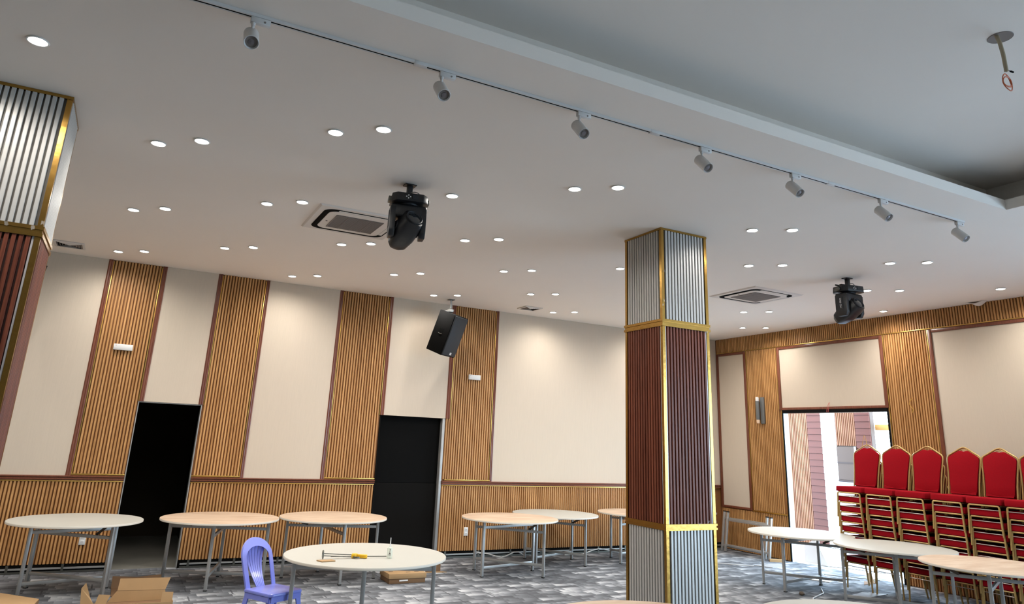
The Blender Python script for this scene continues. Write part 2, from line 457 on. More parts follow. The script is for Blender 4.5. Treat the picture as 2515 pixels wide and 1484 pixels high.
# right wall body with the wide doorway and the window opening nearer the camera (outside the photo)
RD = (7.745, 9.926); RDZ = 2.622
X0 = XR+0.0235
RWIN = (-5.6, 2.8, 0.05, 3.4)
rw = MB()
for a, b, z0, z1 in ((RD[1], YB+0.15, 0, ZC), (RD[0], RD[1], RDZ, ZC), (RWIN[1], RD[0], 0, ZC), (RWIN[0], RWIN[1], 0, RWIN[2]), (RWIN[0], RWIN[1], RWIN[3], ZC), (YF, RWIN[0], 0, ZC)):
    rw.box(X0, X0+0.11, a, b, z0, z1)
wall_right = struct(rw.build('wall_right', M_grooveshade))
SMR = SM
def rslats(a, b, z0, z1): slats(wall_right, a, b, z0, z1, X0-0.0003, -PI/2, axis=1)
rslats(10.01, 10.785, 0.802, 3.886)
rslats(6.93, 7.69, 0.802, 3.886)
rslats(RD[1]+0.02, YB-0.02, 0.012, 0.772)
rslats(5.0, RD[0]-0.02, 0.012, 0.772)
rslats(5.2, YB-0.02, 3.908, ZC-0.002)
def gold_r(a, b, z0, z1, d=0.026):
    return MB().box(X0-d, X0-0.0005, a, b, z0, z1).build('gold_strip', M_gold, wall_right, bevel=0.003)
gold_r(4.5, YB-0.02, 3.890, 3.906, 0.034)
gold_r(RD[1]+0.016, 10.80, 0.773, 0.800, 0.032); gold_r(5.0, RD[0]-0.016, 0.773, 0.800, 0.032)
gold_r(10.787, 10.801, 0.801, 3.889); gold_r(9.995, 10.009, 2.70, 3.889); gold_r(RD[1]+0.0165, RD[1]+0.03, 0.012, 2.70)
gold_r(7.692, 7.706, 0.801, 3.889); gold_r(6.914, 6.928, 0.801, 3.889)
def rpanel(a, b, z0, z1, w=0.062):
    MB().box(X0-0.014, X0-0.0005, a+w-0.01, b-w+0.01, z0+w*0.75-0.01, z1-w*0.85+0.01).build('wallpaper_panel', M_paper, wall_right)
    wz0, wz1 = w*0.75, w*0.85
    for (p0, p1, q0, q1) in ((a, a+w, z0, z1), (b-w, b, z0, z1), (a+w, b-w, z0, z0+wz0), (a+w, b-w, z1-wz1, z1)):
        MB().box(X0-0.034, X0-0.0006, p0, p1, q0, q1).build('frame_moulding', M_maho, wall_right, bevel=0.008)
rpanel(10.803, YB-0.004, 0.785, 3.888)
rpanel(7.708, 9.993, 2.680, 3.888)
rpanel(4.5, 6.912, 0.801, 3.888)
struct(MB().box(X0-0.03, X0+0.11, RD[0]-0.0, RD[1]+0.0, RDZ+0.001, RDZ+0.055).build('trim_1', M_black))
struct(MB().box(X0-0.012, X0+0.112, RD[1]-0.010, RD[1]+0.014, 0, RDZ).box(X0-0.012, X0+0.112, RD[0]-0.014, RD[0]+0.010, 0, RDZ).build('door_3', M_jamb))
struct(MB().box(X0-0.03, X0-0.013, RD[1]-0.006, RD[1]+0.0155, 0, RDZ).box(X0-0.03, X0-0.013, RD[0]-0.0155, RD[0]+0.006, 0, RDZ).build('trim_2', M_black))
struct(MB().box(X0-0.002, X0-0.0005, RD[1]+0.03, YB, 0, 0.011).build('baseboard_right', M_black))
struct(MB().box(X0-0.010, X0+0.112, RD[0]+0.0105, RD[0]+0.016, 0.0, RDZ-0.002).build('trim_3', M_leaf))
# plain remaining walls (behind and to the left of the camera)
struct(MB().box(XL-0.12, XL, YF, YB+0.15, 0, ZC+0.42).build('wall_left', M_paper))
struct(MB().box(XL, XR+0.13, YF-0.12, YF, 0, ZC+0.42).build('wall_front', M_paper))
wn = empty('window_1', (X0, -1.4, 1.725)); struct(wn)
wf = MB().box(0.02, 0.07, -4.2, 4.2, -1.675, -1.61).box(0.02, 0.07, -4.2, 4.2, 1.61, 1.675)
for k in range(6): wf.box(0.02, 0.07, -4.2+k*1.668, -4.14+k*1.668, -1.61, 1.61)
wf.build('window_frame', M_jamb, wn)

# ------------------------------------------------------------------ columns
SMS = slat_mesh('column_silver_slat', M_silver, 1.15); SMRD = slat_mesh('column_rosewood_slat', M_red, 1.1)
def column(x0, y0, w, label, zb=(0.0, 1.112, 1.172, 3.117, 3.195, ZC)):
    """square column: silver flutes / rosewood flutes / silver flutes with polished gold corners and bands"""
    root = empty('column', (x0+w/2, y0+w/2, 0)); tag(root, label, 'column', 'fluted columns with gold trim')
    h = w/2; i = h-0.020
    MB().box(-i, i, -i, i, 0, zb[1]).box(-i, i, -i, i, zb[4], ZC-0.001).build('core', M_silverb, root)
    MB().box(-i, i, -i, i, zb[2], zb[3]).build('core', M_redback, root)
    for z0, z1, me, pale in ((zb[0]+0.001, zb[1], SMS, 0), (zb[2], zb[3], SMRD, 1), (zb[4], zb[5]-0.026, SMS, 0)):
        for k, (fx, fy, rz) in enumerate(((0, -1, 0), (1, 0, PI/2), (0, 1, PI), (-1, 0, -PI/2))):
            a, b = -h+0.050, h-0.050
            if k == 2: continue
            n = 13; p = (b-a)/n
            for q in range(n):
                c = a+(q+0.5)*p
                if fy: loc = (c, fy*(i-0.0003), z0)
                else: loc = (fx*(i-0.0003), c, z0)
                link('slat', me, root, loc, (0, 0, rz), (1, 1, z1-z0))
        if pale:
            for sx, sy in ((-1, -1), (1, -1)):
                MB().box(min(sx*(h-0.050), sx*(h-0.038)), max(sx*(h-0.050), sx*(h-0.038)), -i-0.014, -i, z0, z1).build('edge_strip', M_stripw, root)
            for sx in (-1, 1):
                MB().box(min(sx*(i+0.014), sx*i), max(sx*(i+0.014), sx*i), -h+0.038, -h+0.050, z0, z1).build('edge_strip', M_stripw, root)
        for sx in (-1, 1):
            for sy in (-1, 1):
                m = MB()
                poly = [(h, h), (h-0.036, h), (h-0.036, h-0.012), (h-0.012, h-0.012), (h-0.012, h-0.036), (h, h-0.036)]
                m.prism([(u*sx, v*sy) for u, v in poly], lambda u, v, z=z0: (u, v, z), lambda u, v, z=z1: (u, v, z))
                m.build('gold_corner', M_goldp, root)
    def ring(z0, z1, o, name='gold_band'):
        m = MB(); q = h+o
        for (a0, a1, b0, b1) in ((-q, q, -q, -i), (-q, q, i, q), (-q, -i, -i, i), (i, q, -i, i)):
            m.box(a0, a1, b0, b1, z0, z1)
        m.build(name, M_goldp, root)
    for zz0, zz1 in ((zb[1], zb[2]), (zb[3], zb[4])):
        t = (zz1-zz0)
        ring(zz0+0.001, zz0+t*0.34, 0.010); ring(zz0+t*0.34, zz0+t*0.66, 0.002, 'gold_band_groove'); ring(zz0+t*0.66, zz1-0.001, 0.010)
    ring(zb[5]-0.025, zb[5]-0.001, 0.004, 'gold_cap')
    # torn scraps of clear protective film left on the gold
    for k in range(10):
        sx = random.choice((-1, 1)); face = random.random() < 0.6
        z = random.choice((zb[1], zb[2], zb[3], zb[4], zb[4]+random.random()*0.7, zb[2]+random.random()*1.8))+random.uniform(-0.03, 0.03)
        c = Vector((sx*(h-0.01)+random.uniform(-0.02, 0.02), -h-0.014, z)) if face else Vector((random.uniform(-h, h), -h-0.016, z))
        vs = []; 
        for a in range(3):
            for b in range(3):
                vs.append(c+Vector(((a-1)*0.011+random.uniform(-0.006, 0.006), random.uniform(-0.008, 0.004), (b-1)*0.013+random.uniform(-0.006, 0.006))))
        fs = [(a*3+b, (a+1)*3+b, (a+1)*3+b+1, a*3+b+1) for a in range(2) for b in range(2)]
        MB().add(vs, fs).build('film_scrap', M_film, root, smooth=60)
    return root
column(4.835, 5.812, 0.645, 'square fluted column in the middle of the room, silver over rosewood, gold edges')
column(-1.360, 5.770, 0.645, 'fluted silver and rosewood column cut off by the left photo edge')

# ------------------------------------------------------------------ ceiling fittings
def make_downlight():
    r = empty('downlight')
    ring = MB()
    ring.lathe([(0.060, 0.0), (0.066, -0.006), (0.062, -0.010), (0.055, -0.009), (0.053, -0.004), (0.053, 0.0)], 20)
    ring.build('trim_ring', M_white, r, smooth=40)
    MB().lathe([(0.0525, -0.001), (0.0525, -0.006), (0.040, -0.010), (0.014, -0.0115)], 20).build('diffuser', M_lamp, r, smooth=60)
    l = bpy.data.lights.new('downlight_beam', 'SPOT')
    l.energy = LAMP; l.color = (1.0, 0.945, 0.88); l.spot_size = math.radians(168); l.spot_blend = 1.0; l.shadow_soft_size = 0.04
    lo = bpy.data.objects.new('downlight_beam', l); COL.objects.link(lo); lo.parent = r; lo.location = (0, 0, -0.03)
    return r
ROWS = [  # (row phrase, [(x, y) of the left lamp of each pair, second lamp offset])
    ('nearest the back wall', [((-0.44, 11.01), (-0.12, 10.76)), ((1.94, 11.05), (2.26, 10.76)), ((4.27, 11.01), (4.59, 10.75)), ((6.64, 11.05), (6.92, 10.76)), ((8.98, 11.05), (9.29, 10.77))]),
    ('second from the back wall', [((0.82, 9.85), (1.14, 9.57)), ((3.20, 9.93), (3.49, 9.60)), ((5.50, 9.87), (5.81, 9.61)), ((7.90, 9.90), (8.21, 9.62)), ((10.33, 10.04), (10.64, 9.75))]),
    ('third from the back wall', [((-0.28, 8.67), (0.03, 8.40)), ((2.08, 8.70), (2.38, 8.43)), ((4.41, 8.72), (4.70, 8.43)), ((6.76, 8.75), (7.07, 8.47)), ((9.13, 8.83), (9.41, 8.53))]),
    ('fourth from the back wall', [((0.97, 7.54), (1.28, 7.26)), ((3.29, 7.58), (3.60, 7.29)), ((5.60, 7.59), (5.91, 7.31)), ((10.42, 7.62), (10.73, 7.34))]),
    ('fifth from the back wall', [((-0.12, 6.38), (0.20, 6.11)), ((2.20, 6.45), (2.51, 6.17)), ((6.81, 6.46), (7.12, 6.19)), ((9.18, 6.50), (9.52, 6.23))]),
    ('nearest the light track', [((-1.18, 5.24), (-0.87, 4.96)), ((1.12, 5.30), (1.43, 5.03)), ((3.40, 5.32), (3.71, 5.06)), ((5.69, 5.32), (6.02, 5.07)), ((8.05, 5.35), (8.35, 5.07)), ((10.42, 5.35), (10.73, 5.07))]),
]
dl0 = make_downlight(); first = True
for phrase, pairs in ROWS:
    for k, pr in enumerate(pairs):
        for side, (x, y) in zip(('left', 'right'), pr):
            o = dl0 if first else copy_tree(dl0); first = False
            o.location = (x, y, ZC-0.0005)
            tag(o, 'lit downlight, %s lamp of %s pair from left, row %s' % (side, ORD[k+1], phrase), 'downlight', 'recessed downlights in pairs')
for x, y in ((-2.5, 10.9), (-4.8, 10.9), (-1.5, 9.7), (-3.8, 9.7), (-2.6, 8.6), (-4.9, 8.6), (-1.4, 7.5), (-3.7, 7.5), (-2.5, 6.3), (-4.8, 6.3), (-3.4, 5.2), (8.6, 2.6), (10.2, 2.6), (8.6, 0.2), (10.2, 0.2)):  # unseen downlights added outside the view to brighten the room
    o = copy_tree(dl0); o.location = (x, y, ZC-0.0005)
    tag(o, 'unseen ceiling downlight added to light the room from beyond the frame', 'downlight', 'unseen downlights added for light')

def aircon(x0, x1, y0, y1, label):
    r = empty('ceiling_air_conditioner', ((x0+x1)/2, (y0+y1)/2, ZC)); tag(r, label, 'air conditioner', 'ceiling cassette air conditioners')
    a = (x1-x0)/2; b = (y1-y0)/2
    MB().prism([(-1, -1), (1, -1), (1, 1), (-1, 1)], lambda u, v: (u*a, v*b, -0.001), lambda u, v: (u*(a-0.02), v*(b-0.02), -0.016)).build('panel', M_ac, r)
    def rr(w, h, rad, n=6):
        pts = []
        for cx, cy, s in ((w-rad, h-rad, 0), (-w+rad, h-rad, 1), (-w+rad, -h+rad, 2), (w-rad, -h+rad, 3)):
            for k in range(n+1):
                t = PI/2*(s+k/n); pts.append((cx+rad*math.cos(t), cy+rad*math.sin(t)))
        return pts
    p = rr(a*0.84, b*0.84, 0.12)
    MB().prism(p, lambda u, v: (u, v, -0.0165), lambda u, v: (u, v, -0.019)).build('air_slot', M_hole, r)
    p = rr(a*0.72, b*0.72, 0.10)
    MB().prism(p, lambda u, v: (u, v, -0.0195), lambda u, v: (u*0.99, v*0.99, -0.0235)).build('centre_panel', M_ac, r)
    for sx, sy in ((1, 0), (-1, 0), (0, 1), (0, -1)):
        m = MB()
        if sx: m.box(sx*a*0.765-0.02, sx*a*0.765+0.02, -b*0.55, b*0.55, -0.0210, -0.0192)
        else: m.box(-a*0.55, a*0.55, sy*b*0.765-0.02, sy*b*0.765+0.02, -0.0210, -0.0192)
        m.build('air_flap', M_ac if (sx == 1 or sy == -1) else M_hole, r)
    gw = a*0.52
    g = MB().box(-gw, gw, -b*0.52, b*0.52, -0.0245, -0.0237); g.build('grille_backing', M_hole, r)
    g = MB(); n = 26
    for k in range(n):
        y = -b*0.52+(k+0.5)*(b*1.04/n); g.box(-gw, gw, y-0.0055, y+0.0055, -0.030, -0.0247)
    for k in range(5):
        x = -gw+k*(2*gw/4); g.box(x-0.004, x+0.004, -b*0.52, b*0.52, -0.031, -0.0247)
    g.build('grille', M_grille, r)
    MB().box(-a*0.64, -a*0.60, b*0.05, b*0.09, -0.026, -0.0237).build('sensor', M_hole, r)
    return r
aircon(1.455, 2.455, 7.18, 8.16, 'square white cassette air conditioner behind the nearer black moving head lamp')
aircon(7.765, 8.765, 7.262, 8.222, 'square white cassette air conditioner right of the middle column')

def vent(x0, x1, y0, y1, label):
    r = empty('air_vent', ((x0+x1)/2, (y0+y1)/2, ZC)); tag(r, label, 'vent', 'square ceiling air vents')
    a = (x1-x0)/2
    fr = MB()
    for (p0, p1, q0, q1) in ((-a, a, -a, -a+0.03), (-a, a, a-0.03, a), (-a, -a+0.03, -a+0.03, a-0.03), (a-0.03, a, -a+0.03, a-0.03)):
        fr.box(p0, p1, q0, q1, -0.016, -0.001)
    fr.build('frame', M_ac, r, bevel=0.004)
    MB().box(-a+0.03, a-0.03, -a+0.03, a-0.03, -0.003, -0.001).build('duct_opening', M_hole, r)
    i = a-0.03
    for k in range(5):
        s0 = i*(1-k/5.0); s1 = s0-i*0.13
        for (ux, uy) in ((1, 0), (0, 1), (-1, 0), (0, -1)):
            px, py = -uy, ux
            vs = [(ux*s0+px*s0, uy*s0+py*s0, -0.005), (ux*s0-px*s0, uy*s0-py*s0, -0.005), (ux*s1-px*s1, uy*s1-py*s1, -0.018), (ux*s1+px*s1, uy*s1+py*s1, -0.018),
                  (ux*s0+px*s0, uy*s0+py*s0, -0.0035), (ux*s0-px*s0, uy*s0-py*s0, -0.0035), (ux*s1-px*s1, uy*s1-py*s1, -0.0165), (ux*s1+px*s1, uy*s1+py*s1, -0.0165)]
            MB().add(vs, [(0,1,2,3),(7,6,5,4),(0,4,5,1),(1,5,6,2),(2,6,7,3),(3,7,4,0)]).build('louvre', M_grille if ux else M_ac, r)
    return r
vent(-1.205, -0.84, 10.82, 11.19, 'square ceiling air vent beside the left column above beige wallpaper')
vent(5.94, 6.28, 10.81, 11.14, 'square ceiling air vent left of the middle column above beige wallpaper')

# track and its seven spotlights
YT = 3.912
tr = empty('lighting_track', (3.0, YT, ZC)); tag(tr, 'long white ceiling track with dark slot carrying seven white spotlights', 'lighting track')
TA, TB = -5.0, 4.12
MB().box(TA, TB, -0.018, -0.007, -0.021, -0.0005).box(TA, TB, 0.007, 0.018, -0.021, -0.0005).box(TA, TB, -0.007, 0.007, -0.003, -0.0005).box(TA-0.008, TA, -0.018, 0.018, -0.021, -0.0005).box(TB, TB+0.008, -0.018, 0.018, -0.021, -0.0005).build('rail', M_track, tr)
MB().box(TA, TB, -0.0066, 0.0066, -0.0200, -0.0031).build('slot_liner', M_hole, tr)
for x in (1.31, 3.21, 5.17):
    MB().box(x-3.0-0.045, x-3.0+0.045, -0.0195, 0.0195, -0.025, -0.0002).build('joiner', M_track, tr, bevel=0.002)
def make_spot():
    r = empty('track_spotlight')
    ad = MB().box(-0.018, 0.092, -0.017, 0.017, -0.058, -0.022); a = ad.build('adapter', M_track, r, bevel=0.004)
    MB().lathe([(0.006, 0), (0.006, 0.003)], 12, (0.06, -0.0175, -0.045), (0, -1, 0)).build('locking_dial', M_grille, a)
    MB().tube([(0, 0, -0.058), (0, 0, -0.075)], 0.012, 12).tube([(0, 0, -0.07), (0, -0.0, -0.150)], 0.0085, 12).build('stem', M_track, r, smooth=40)
    return r
def spot_head(r, ang):
    d = Vector((0.0, -math.sin(ang), -math.cos(ang)))
    c = Vector((0, 0, -0.148))
    h = MB()
    L = 0.150; R = 0.042
    h.lathe([(0.030, -0.052), (0.038, -0.054), (R, -0.048), (R, 0.098), (0.0395, 0.100), (0.0375, 0.098), (0.036, 0.088), (0.033, 0.084)], 28, c, d)
    b = h.build('lamp_body', M_track, r, smooth=35)
    MB().lathe([(0.0335, 0.0845), (0.0335, 0.0865), (0.020, 0.0868)], 24, c, d).build('reflector', M_grille, b, smooth=30)
    MB().lathe([(0.017, 0.087), (0.016, 0.0905), (0.006, 0.092)], 18, c, d).build('lens', M_spotlens, b, smooth=60)
    MB().tube([c+Vector((-0.012, 0, 0.004)), c+Vector((0.012, 0, 0.004))], 0.006, 10).build('pivot_screw', M_hole, b)
sp0 = make_spot()
for k, x in enumerate((0.287, 1.463, 2.528, 3.678, 4.691, 5.845, 7.019)):
    o = sp0 if k == 0 else None
    if o is None:
        o = sp0.copy(); COL.objects.link(o)
        for ch in sp0.children:
            if ch.name.startswith(('adapter', 'stem')): copy_tree(ch, o)
    o.location = (x, YT, ZC)
    tag(o, 'white cylindrical spotlight hanging from the track, %s from the left' % ORD[k+1], 'spotlight', 'seven white track spotlights')
spots = [o for o in bpy.data.objects if o.name.startswith('track_spotlight')]
for o in spots: spot_head(o, math.radians(43))

# moving-head stage lamps
def text_mesh(s, size, mat, parent, mtx, name='printed_lettering'):
    cu = bpy.data.curves.new(name, 'FONT'); cu.body = s; cu.size = size; cu.extrude = 0.0006; cu.align_x = 'CENTER'; cu.align_y = 'CENTER'
    to = bpy.data.objects.new('tmp_text', cu); COL.objects.link(to)
    dg = bpy.context.evaluated_depsgraph_get()
    me = bpy.data.meshes.new_from_object(to.evaluated_get(dg)); bpy.data.objects.remove(to); bpy.data.curves.remove(cu)
    me.materials.clear(); me.materials.append(mat)
    o = link(name, me, parent); o.matrix_local = mtx
    return o
def moving_head(loc, pan_base, pan_yoke, tilt_dir, label, lettering):
    """base box under a ceiling pipe, U-shaped yoke, and a tapered head with a round lens"""
    r = empty('moving_head_light', loc); tag(r, label, 'stage light', 'black moving head stage lights')
    MB().box(-0.055, 0.055, -0.045, 0.045, -0.010, -0.001).build('ceiling_plate', M_blk, r)
    MB().box(-0.024, 0.024, -0.024, 0.024, -0.125, -0.010).build('hanging_pipe', M_blk, r, bevel=0.003)
    base = empty('base_turn'); bpy.data.objects.remove(base)
    Rb = Matrix.Rotation(pan_base, 4, 'Z'); Ry = Matrix.Rotation(pan_yoke, 4, 'Z')
    def tr_(m, R): m.v = [tuple(R @ Vector(v)) for v in m.v]; return m
    m = MB()
    poly = [(-0.165, -0.09), (-0.12, -0.14), (0.12, -0.14), (0.165, -0.09), (0.165, 0.09), (0.12, 0.14), (-0.12, 0.14), (-0.165, 0.09)]
    m.prism(poly, lambda u, v: (u, v, -0.125), lambda u, v: (u*1.04, v*1.04, -0.205))
    b = tr_(m, Rb).build('base', M_blk, r, bevel=0.006)
    # base panel: screen, cross of keys
    scr = MB().box(0.02, 0.07, -0.1485, -0.1455, -0.185, -0.145); tr_(scr, Rb).build('display', M_blk2, b)
    for du, dv in ((0, 0.014), (0, -0.014), (-0.018, 0), (0.018, 0)):
        tr_(MB().lathe([(0.006, 0), (0.006, 0.004)], 10, (-0.02+du, -0.1455, -0.165+dv), (0, -1, 0)), Rb).build('key', M_white, b)
    for sx in (-1, 1):
        tr_(MB().box(sx*0.175-0.018, sx*0.175+0.018, -0.05, 0.05, -0.19, -0.145), Rb).build('carry_handle', M_steel, b, bevel=0.005)
    cl = MB()
    for sx in (-1, 1): cl.box(sx*0.09-0.03, sx*0.09+0.03, -0.02, 0.02, -0.124, -0.092)
    tr_(cl, Rb).build('clamp_bracket', M_blk, b)
    # yoke
    m = MB(); m.lathe([(0.09, -0.206), (0.09, -0.222)], 24)
    m.build('pan_bearing', M_blk2, r, smooth=40)
    y = MB()
    y.box(-0.168, 0.168, -0.088, 0.088, -0.345, -0.222)
    yk = tr_(y, Ry).build('yoke', M_blk, r, bevel=0.02, bseg=3)
    for sx in (-1, 1):
        m = MB(); x0 = sx*0.1705; x1 = sx*0.116
        poly = [(-0.0895, -0.245), (0.0895, -0.245), (0.0895, -0.48), (0.060, -0.535), (-0.060, -0.535), (-0.0895, -0.48)]
        m.prism(poly, lambda u, v: (x0, u, v), lambda u, v: (x1, u, v))
        arm = tr_(m, Ry).build('yoke_arm', M_blk, yk, bevel=0.010)
        m = MB(); xs = sx*0.171
        m.box(min(xs, xs+sx*0.004), max(xs, xs+sx*0.004), -0.035, 0.035, -0.44, -0.28)
        tr_(m, Ry).build('arm_cover', M_blk2, arm)
        if lettering:
            mt = Ry @ Matrix.Translation((xs+sx*0.0052, 0, -0.36)) @ Matrix.Rotation(sx*PI/2, 4, 'Z') @ Matrix.Rotation(PI/2, 4, 'X') @ Matrix.Rotation(PI/2, 4, 'Z')
            text_mesh(lettering, 0.036, M_white, arm, mt)
    # head
    d = Vector(tilt_dir).normalized(); ax = (Ry @ Vector((1, 0, 0)))
    ax = (ax - d*ax.dot(d)).normalized(); n = d.cross(ax)
    c = Vector((0, 0, -0.44))
    def P(u, v, w): return c+ax*u+n*v+d*w
    secs = [(-0.235, 0.055, 0.050), (-0.19, 0.092, 0.080), (-0.06, 0.108, 0.108), (0.06, 0.108, 0.105), (0.135, 0.092, 0.090), (0.15, 0.088, 0.086)]
    vs = []; fs = []; K = 16
    for w, a, bb in secs:
        for k in range(K):
            t = 2*PI*k/K+PI/K; cx, cy = math.cos(t), math.sin(t)
            e = 0.55
            vs.append(P(a*math.copysign(abs(cx)**e, cx), bb*math.copysign(abs(cy)**e, cy), w))
    for i in range(len(secs)-1):
        for k in range(K):
            l = (k+1) % K; fs.append((i*K+k, i*K+l, (i+1)*K+l, (i+1)*K+k))
    fs.append(tuple(range(K))); fs.append(tuple((len(secs)-1)*K+k for k in range(K)))
    hd = MB().add(vs, fs).build('head', M_blk, r, smooth=32)
    MB().lathe([(0.070, 0.1505), (0.082, 0.1505), (0.083, 0.168), (0.076, 0.170), (0.072, 0.160)], 28, c, d).build('lens_ring', M_blk2, hd, smooth=35)
    MB().lathe([(0.0715, 0.152), (0.060, 0.161), (0.035, 0.167), (0.010, 0.169)], 28, c, d).build('lens', M_lens, hd, smooth=60)
    for sx in (-1, 1):
        MB().lathe([(0.045, 0.0), (0.045, 0.010)], 20, c+ax*sx*0.1085, ax*sx).build('tilt_hub', M_blk2, hd, smooth=40)
    m = MB(); 
    for k in range(4): m.obox(P(0, 0, -0.2365-0.001), ax*0.03, n*0.003, d*0.001)
    m.build('rear_vent', M_steel, hd)
    # safety cable loop and plugs on top of the base
    pts = [Vector((0.05+0.05*math.cos(t), 0.03*math.sin(t), -0.095-0.02*math.sin(t))) for t in [k*2*PI/12 for k in range(12)]]
    MB().tube([Rb @ p for p in pts], 0.005, 6, closed=True).build('safety_cable', M_steel, b)
    tr_(MB().tube([(-0.10, 0.05, -0.126), (-0.11, 0.05, -0.10), (-0.15, 0.06, -0.095)], 0.012, 8), Rb).build('power_plug', M_blk, b, smooth=40)
    return r
moving_head((2.054, 6.13, ZC), math.radians(-12), math.radians(-12), (0.16, -0.84, 0.52), 'black moving head stage light facing the camera beside the left air conditioner', None)
moving_head((8.35, 6.19, ZC), math.radians(-12), 0.0, (0.0, -0.86, 0.50), 'black moving head stage light near the right wall, lens aimed right', 'HO PRO')

# loudspeakers on ceiling brackets
def speaker(loc, label):
    r = empty('loudspeaker', loc); tag(r, label, 'loudspeaker', 'black loudspeakers hung in front of the back wall')
    n0 = Vector((0.57, -0.82, 0)).normalized()
    MB().box(-0.05, 0.05, -0.05, 0.05, -0.012, -0.001).build('ceiling_plate', M_steel, r)
    MB().tube([(0, 0, -0.012), (0, 0, -0.17)], 0.016, 12).tube([(0, 0, -0.15), (-0.05, -0.04, -0.215), (-0.14, -0.10, -0.235)], 0.014, 10).build('bracket_arm', M_galv, r, smooth=40)
    MB().lathe([(0.05, -0.02), (0.06, 0.02), (0.03, 0.04)], 16, (0, 0, -0.20)).build('swivel_joint', M_galv, r, smooth=40)
    pitch = math.radians(20)
    f = Vector((n0.x*math.cos(pitch), n0.y*math.cos(pitch), -math.sin(pitch)))
    rt = f.cross(Vector((0, 0, 1))).normalized(); up = rt.cross(f)
    c = Vector((-0.075, -0.06, -0.60))
    W, Dp, H = 0.42, 0.36, 0.70
    def P(u, v, w): return c+rt*u+f*v+up*w
    poly = [(-W/2, Dp/2), (W/2, Dp/2), (W*0.36, -Dp/2), (-W*0.36, -Dp/2)]
    cab = MB().prism(poly, lambda u, v: P(u, v, -H/2), lambda u, v: P(u, v, H/2)).build('cabinet', M_blk3, r, bevel=0.008)
    MB().prism([(-W/2+0.012, -H/2+0.012), (W/2-0.012, -H/2+0.012), (W/2-0.012, H/2-0.012), (-W/2+0.012, H/2-0.012)], lambda u, v: P(u, Dp/2+0.0005, v), lambda u, v: P(u*0.97, Dp/2+0.020, v*0.985)).build('grille', M_blk2, cab, bevel=0.004)
    bx = P(-0.03, Dp/2+0.021, -H/2+0.055)
    m = MB()
    m.obox(bx, rt*0.024, f*0.001, up*0.020); bd = m.build('badge', M_white, cab)
    m = MB(); m.obox(bx+f*0.0016+up*0.002, rt*0.012, f*0.0006, up*0.004); m.build('badge_mark', M_ink, bd)
    # recessed carrying handle on each side wall
    for s in (-1, 1):
        q0 = P(s*W/2, Dp/2, 0); q1 = P(s*W*0.36, -Dp/2, 0); mid = (q0+q1)/2
        t = (q1-q0).normalized(); nn = up.cross(t).normalized()
        if nn.dot(mid-c) < 0: nn = -nn
        m = MB(); m.obox(mid+nn*0.0018+up*0.02, t*0.045, nn*0.0015, up*0.045); hh = m.build('handle_recess', M_hole, cab)
        m = MB(); m.tube([mid+nn*0.006+up*-0.022-t*0.042, mid+nn*0.010+up*-0.030, mid+nn*0.006+up*-0.022+t*0.042], 0.006, 8); m.build('handle_bar', M_steel, hh)
    return r
speaker((4.665, 11.18, ZC), 'black loudspeaker tilted down on ceiling bracket left of the slatted strip')
speaker((-1.47, 11.16, ZC), 'black loudspeaker mostly hidden behind the left column')

# hole in the tray ceiling with a conduit and coiled wires hanging out
hr = empty('hanging_conduit', (4.66, 2.16, ZC+0.36)); tag(hr, 'beige conduit with coiled orange wire hanging from a hole in the tray ceiling', 'conduit')
MB().lathe([(0.070, -0.0008), (0.070, -0.002)], 28).build('ceiling_hole', M_hole, hr)
MB().lathe([(0.068, -0.0025), (0.072, -0.003), (0.074, -0.0010), (0.070, -0.0009)], 28).build('hole_rim', M_grille, hr, smooth=40)
MB().tube([(-0.045, 0, -0.003), (-0.040, -0.01, -0.06), (-0.022, -0.01, -0.14), (0.004, 0, -0.25)], 0.0125, 10).build('hose', M_beigehose, hr, smooth=40)
m = MB()
for k, (rx, rz) in enumerate(((0.05, 0.042), (0.044, 0.036), (0.052, 0.048))):
    cpt = Vector((0.004+0.012*(k-1), 0.004*k, -0.315-0.008*k))
    m.tube([cpt+Vector((rx*math.cos(t), 0.004*math.sin(2*t+k), rz*math.sin(t))) for t in [q*2*PI/20 for q in range(20)]], 0.0035, 6, closed=True)
m.build('wire_coil', M_orange, hr, smooth=40)
MB().tube([(0.004, 0, -0.25), (0.03, 0, -0.235), (0.06, 0, -0.232)], 0.003, 6).tube([(0.055, 0, -0.232), (0.085, 0, -0.230)], 0.006, 8).build('wire_end', M_hole, hr)

# loose plaster flap hanging at the ceiling edge
fl = MB()
pf = [(5.93+0.27*t, 0.055*math.sin(PI*min(1, t*1.15))**1.3) for t in [k/10 for k in range(11)]]
vs = []; 
for y, d in pf: vs += [(X0-0.16, y, ZC-0.002-d*0.55), (X0-0.045, y, ZC-0.002-d), (X0-0.045, y, ZC-0.001-d+0.006-0.006*(d < 0.004)), (X0-0.16, y, ZC-0.001-d*0.55+0.003-0.003*(d < 0.004))]
fs = []
for k in range(len(pf)-1):
    for q in range(4):
        fs.append((k*4+q, k*4+(q+1) % 4, (k+1)*4+(q+1) % 4, (k+1)*4+q))
fs += [(0, 1, 2, 3), tuple(len(pf)*4-4+q for q in (3, 2, 1, 0))]
tag(fl.add(vs, fs).build('ceiling_flap', M_ceil, smooth=50), 'thin white flap sagging from the ceiling edge above the right wall', 'ceiling flap')

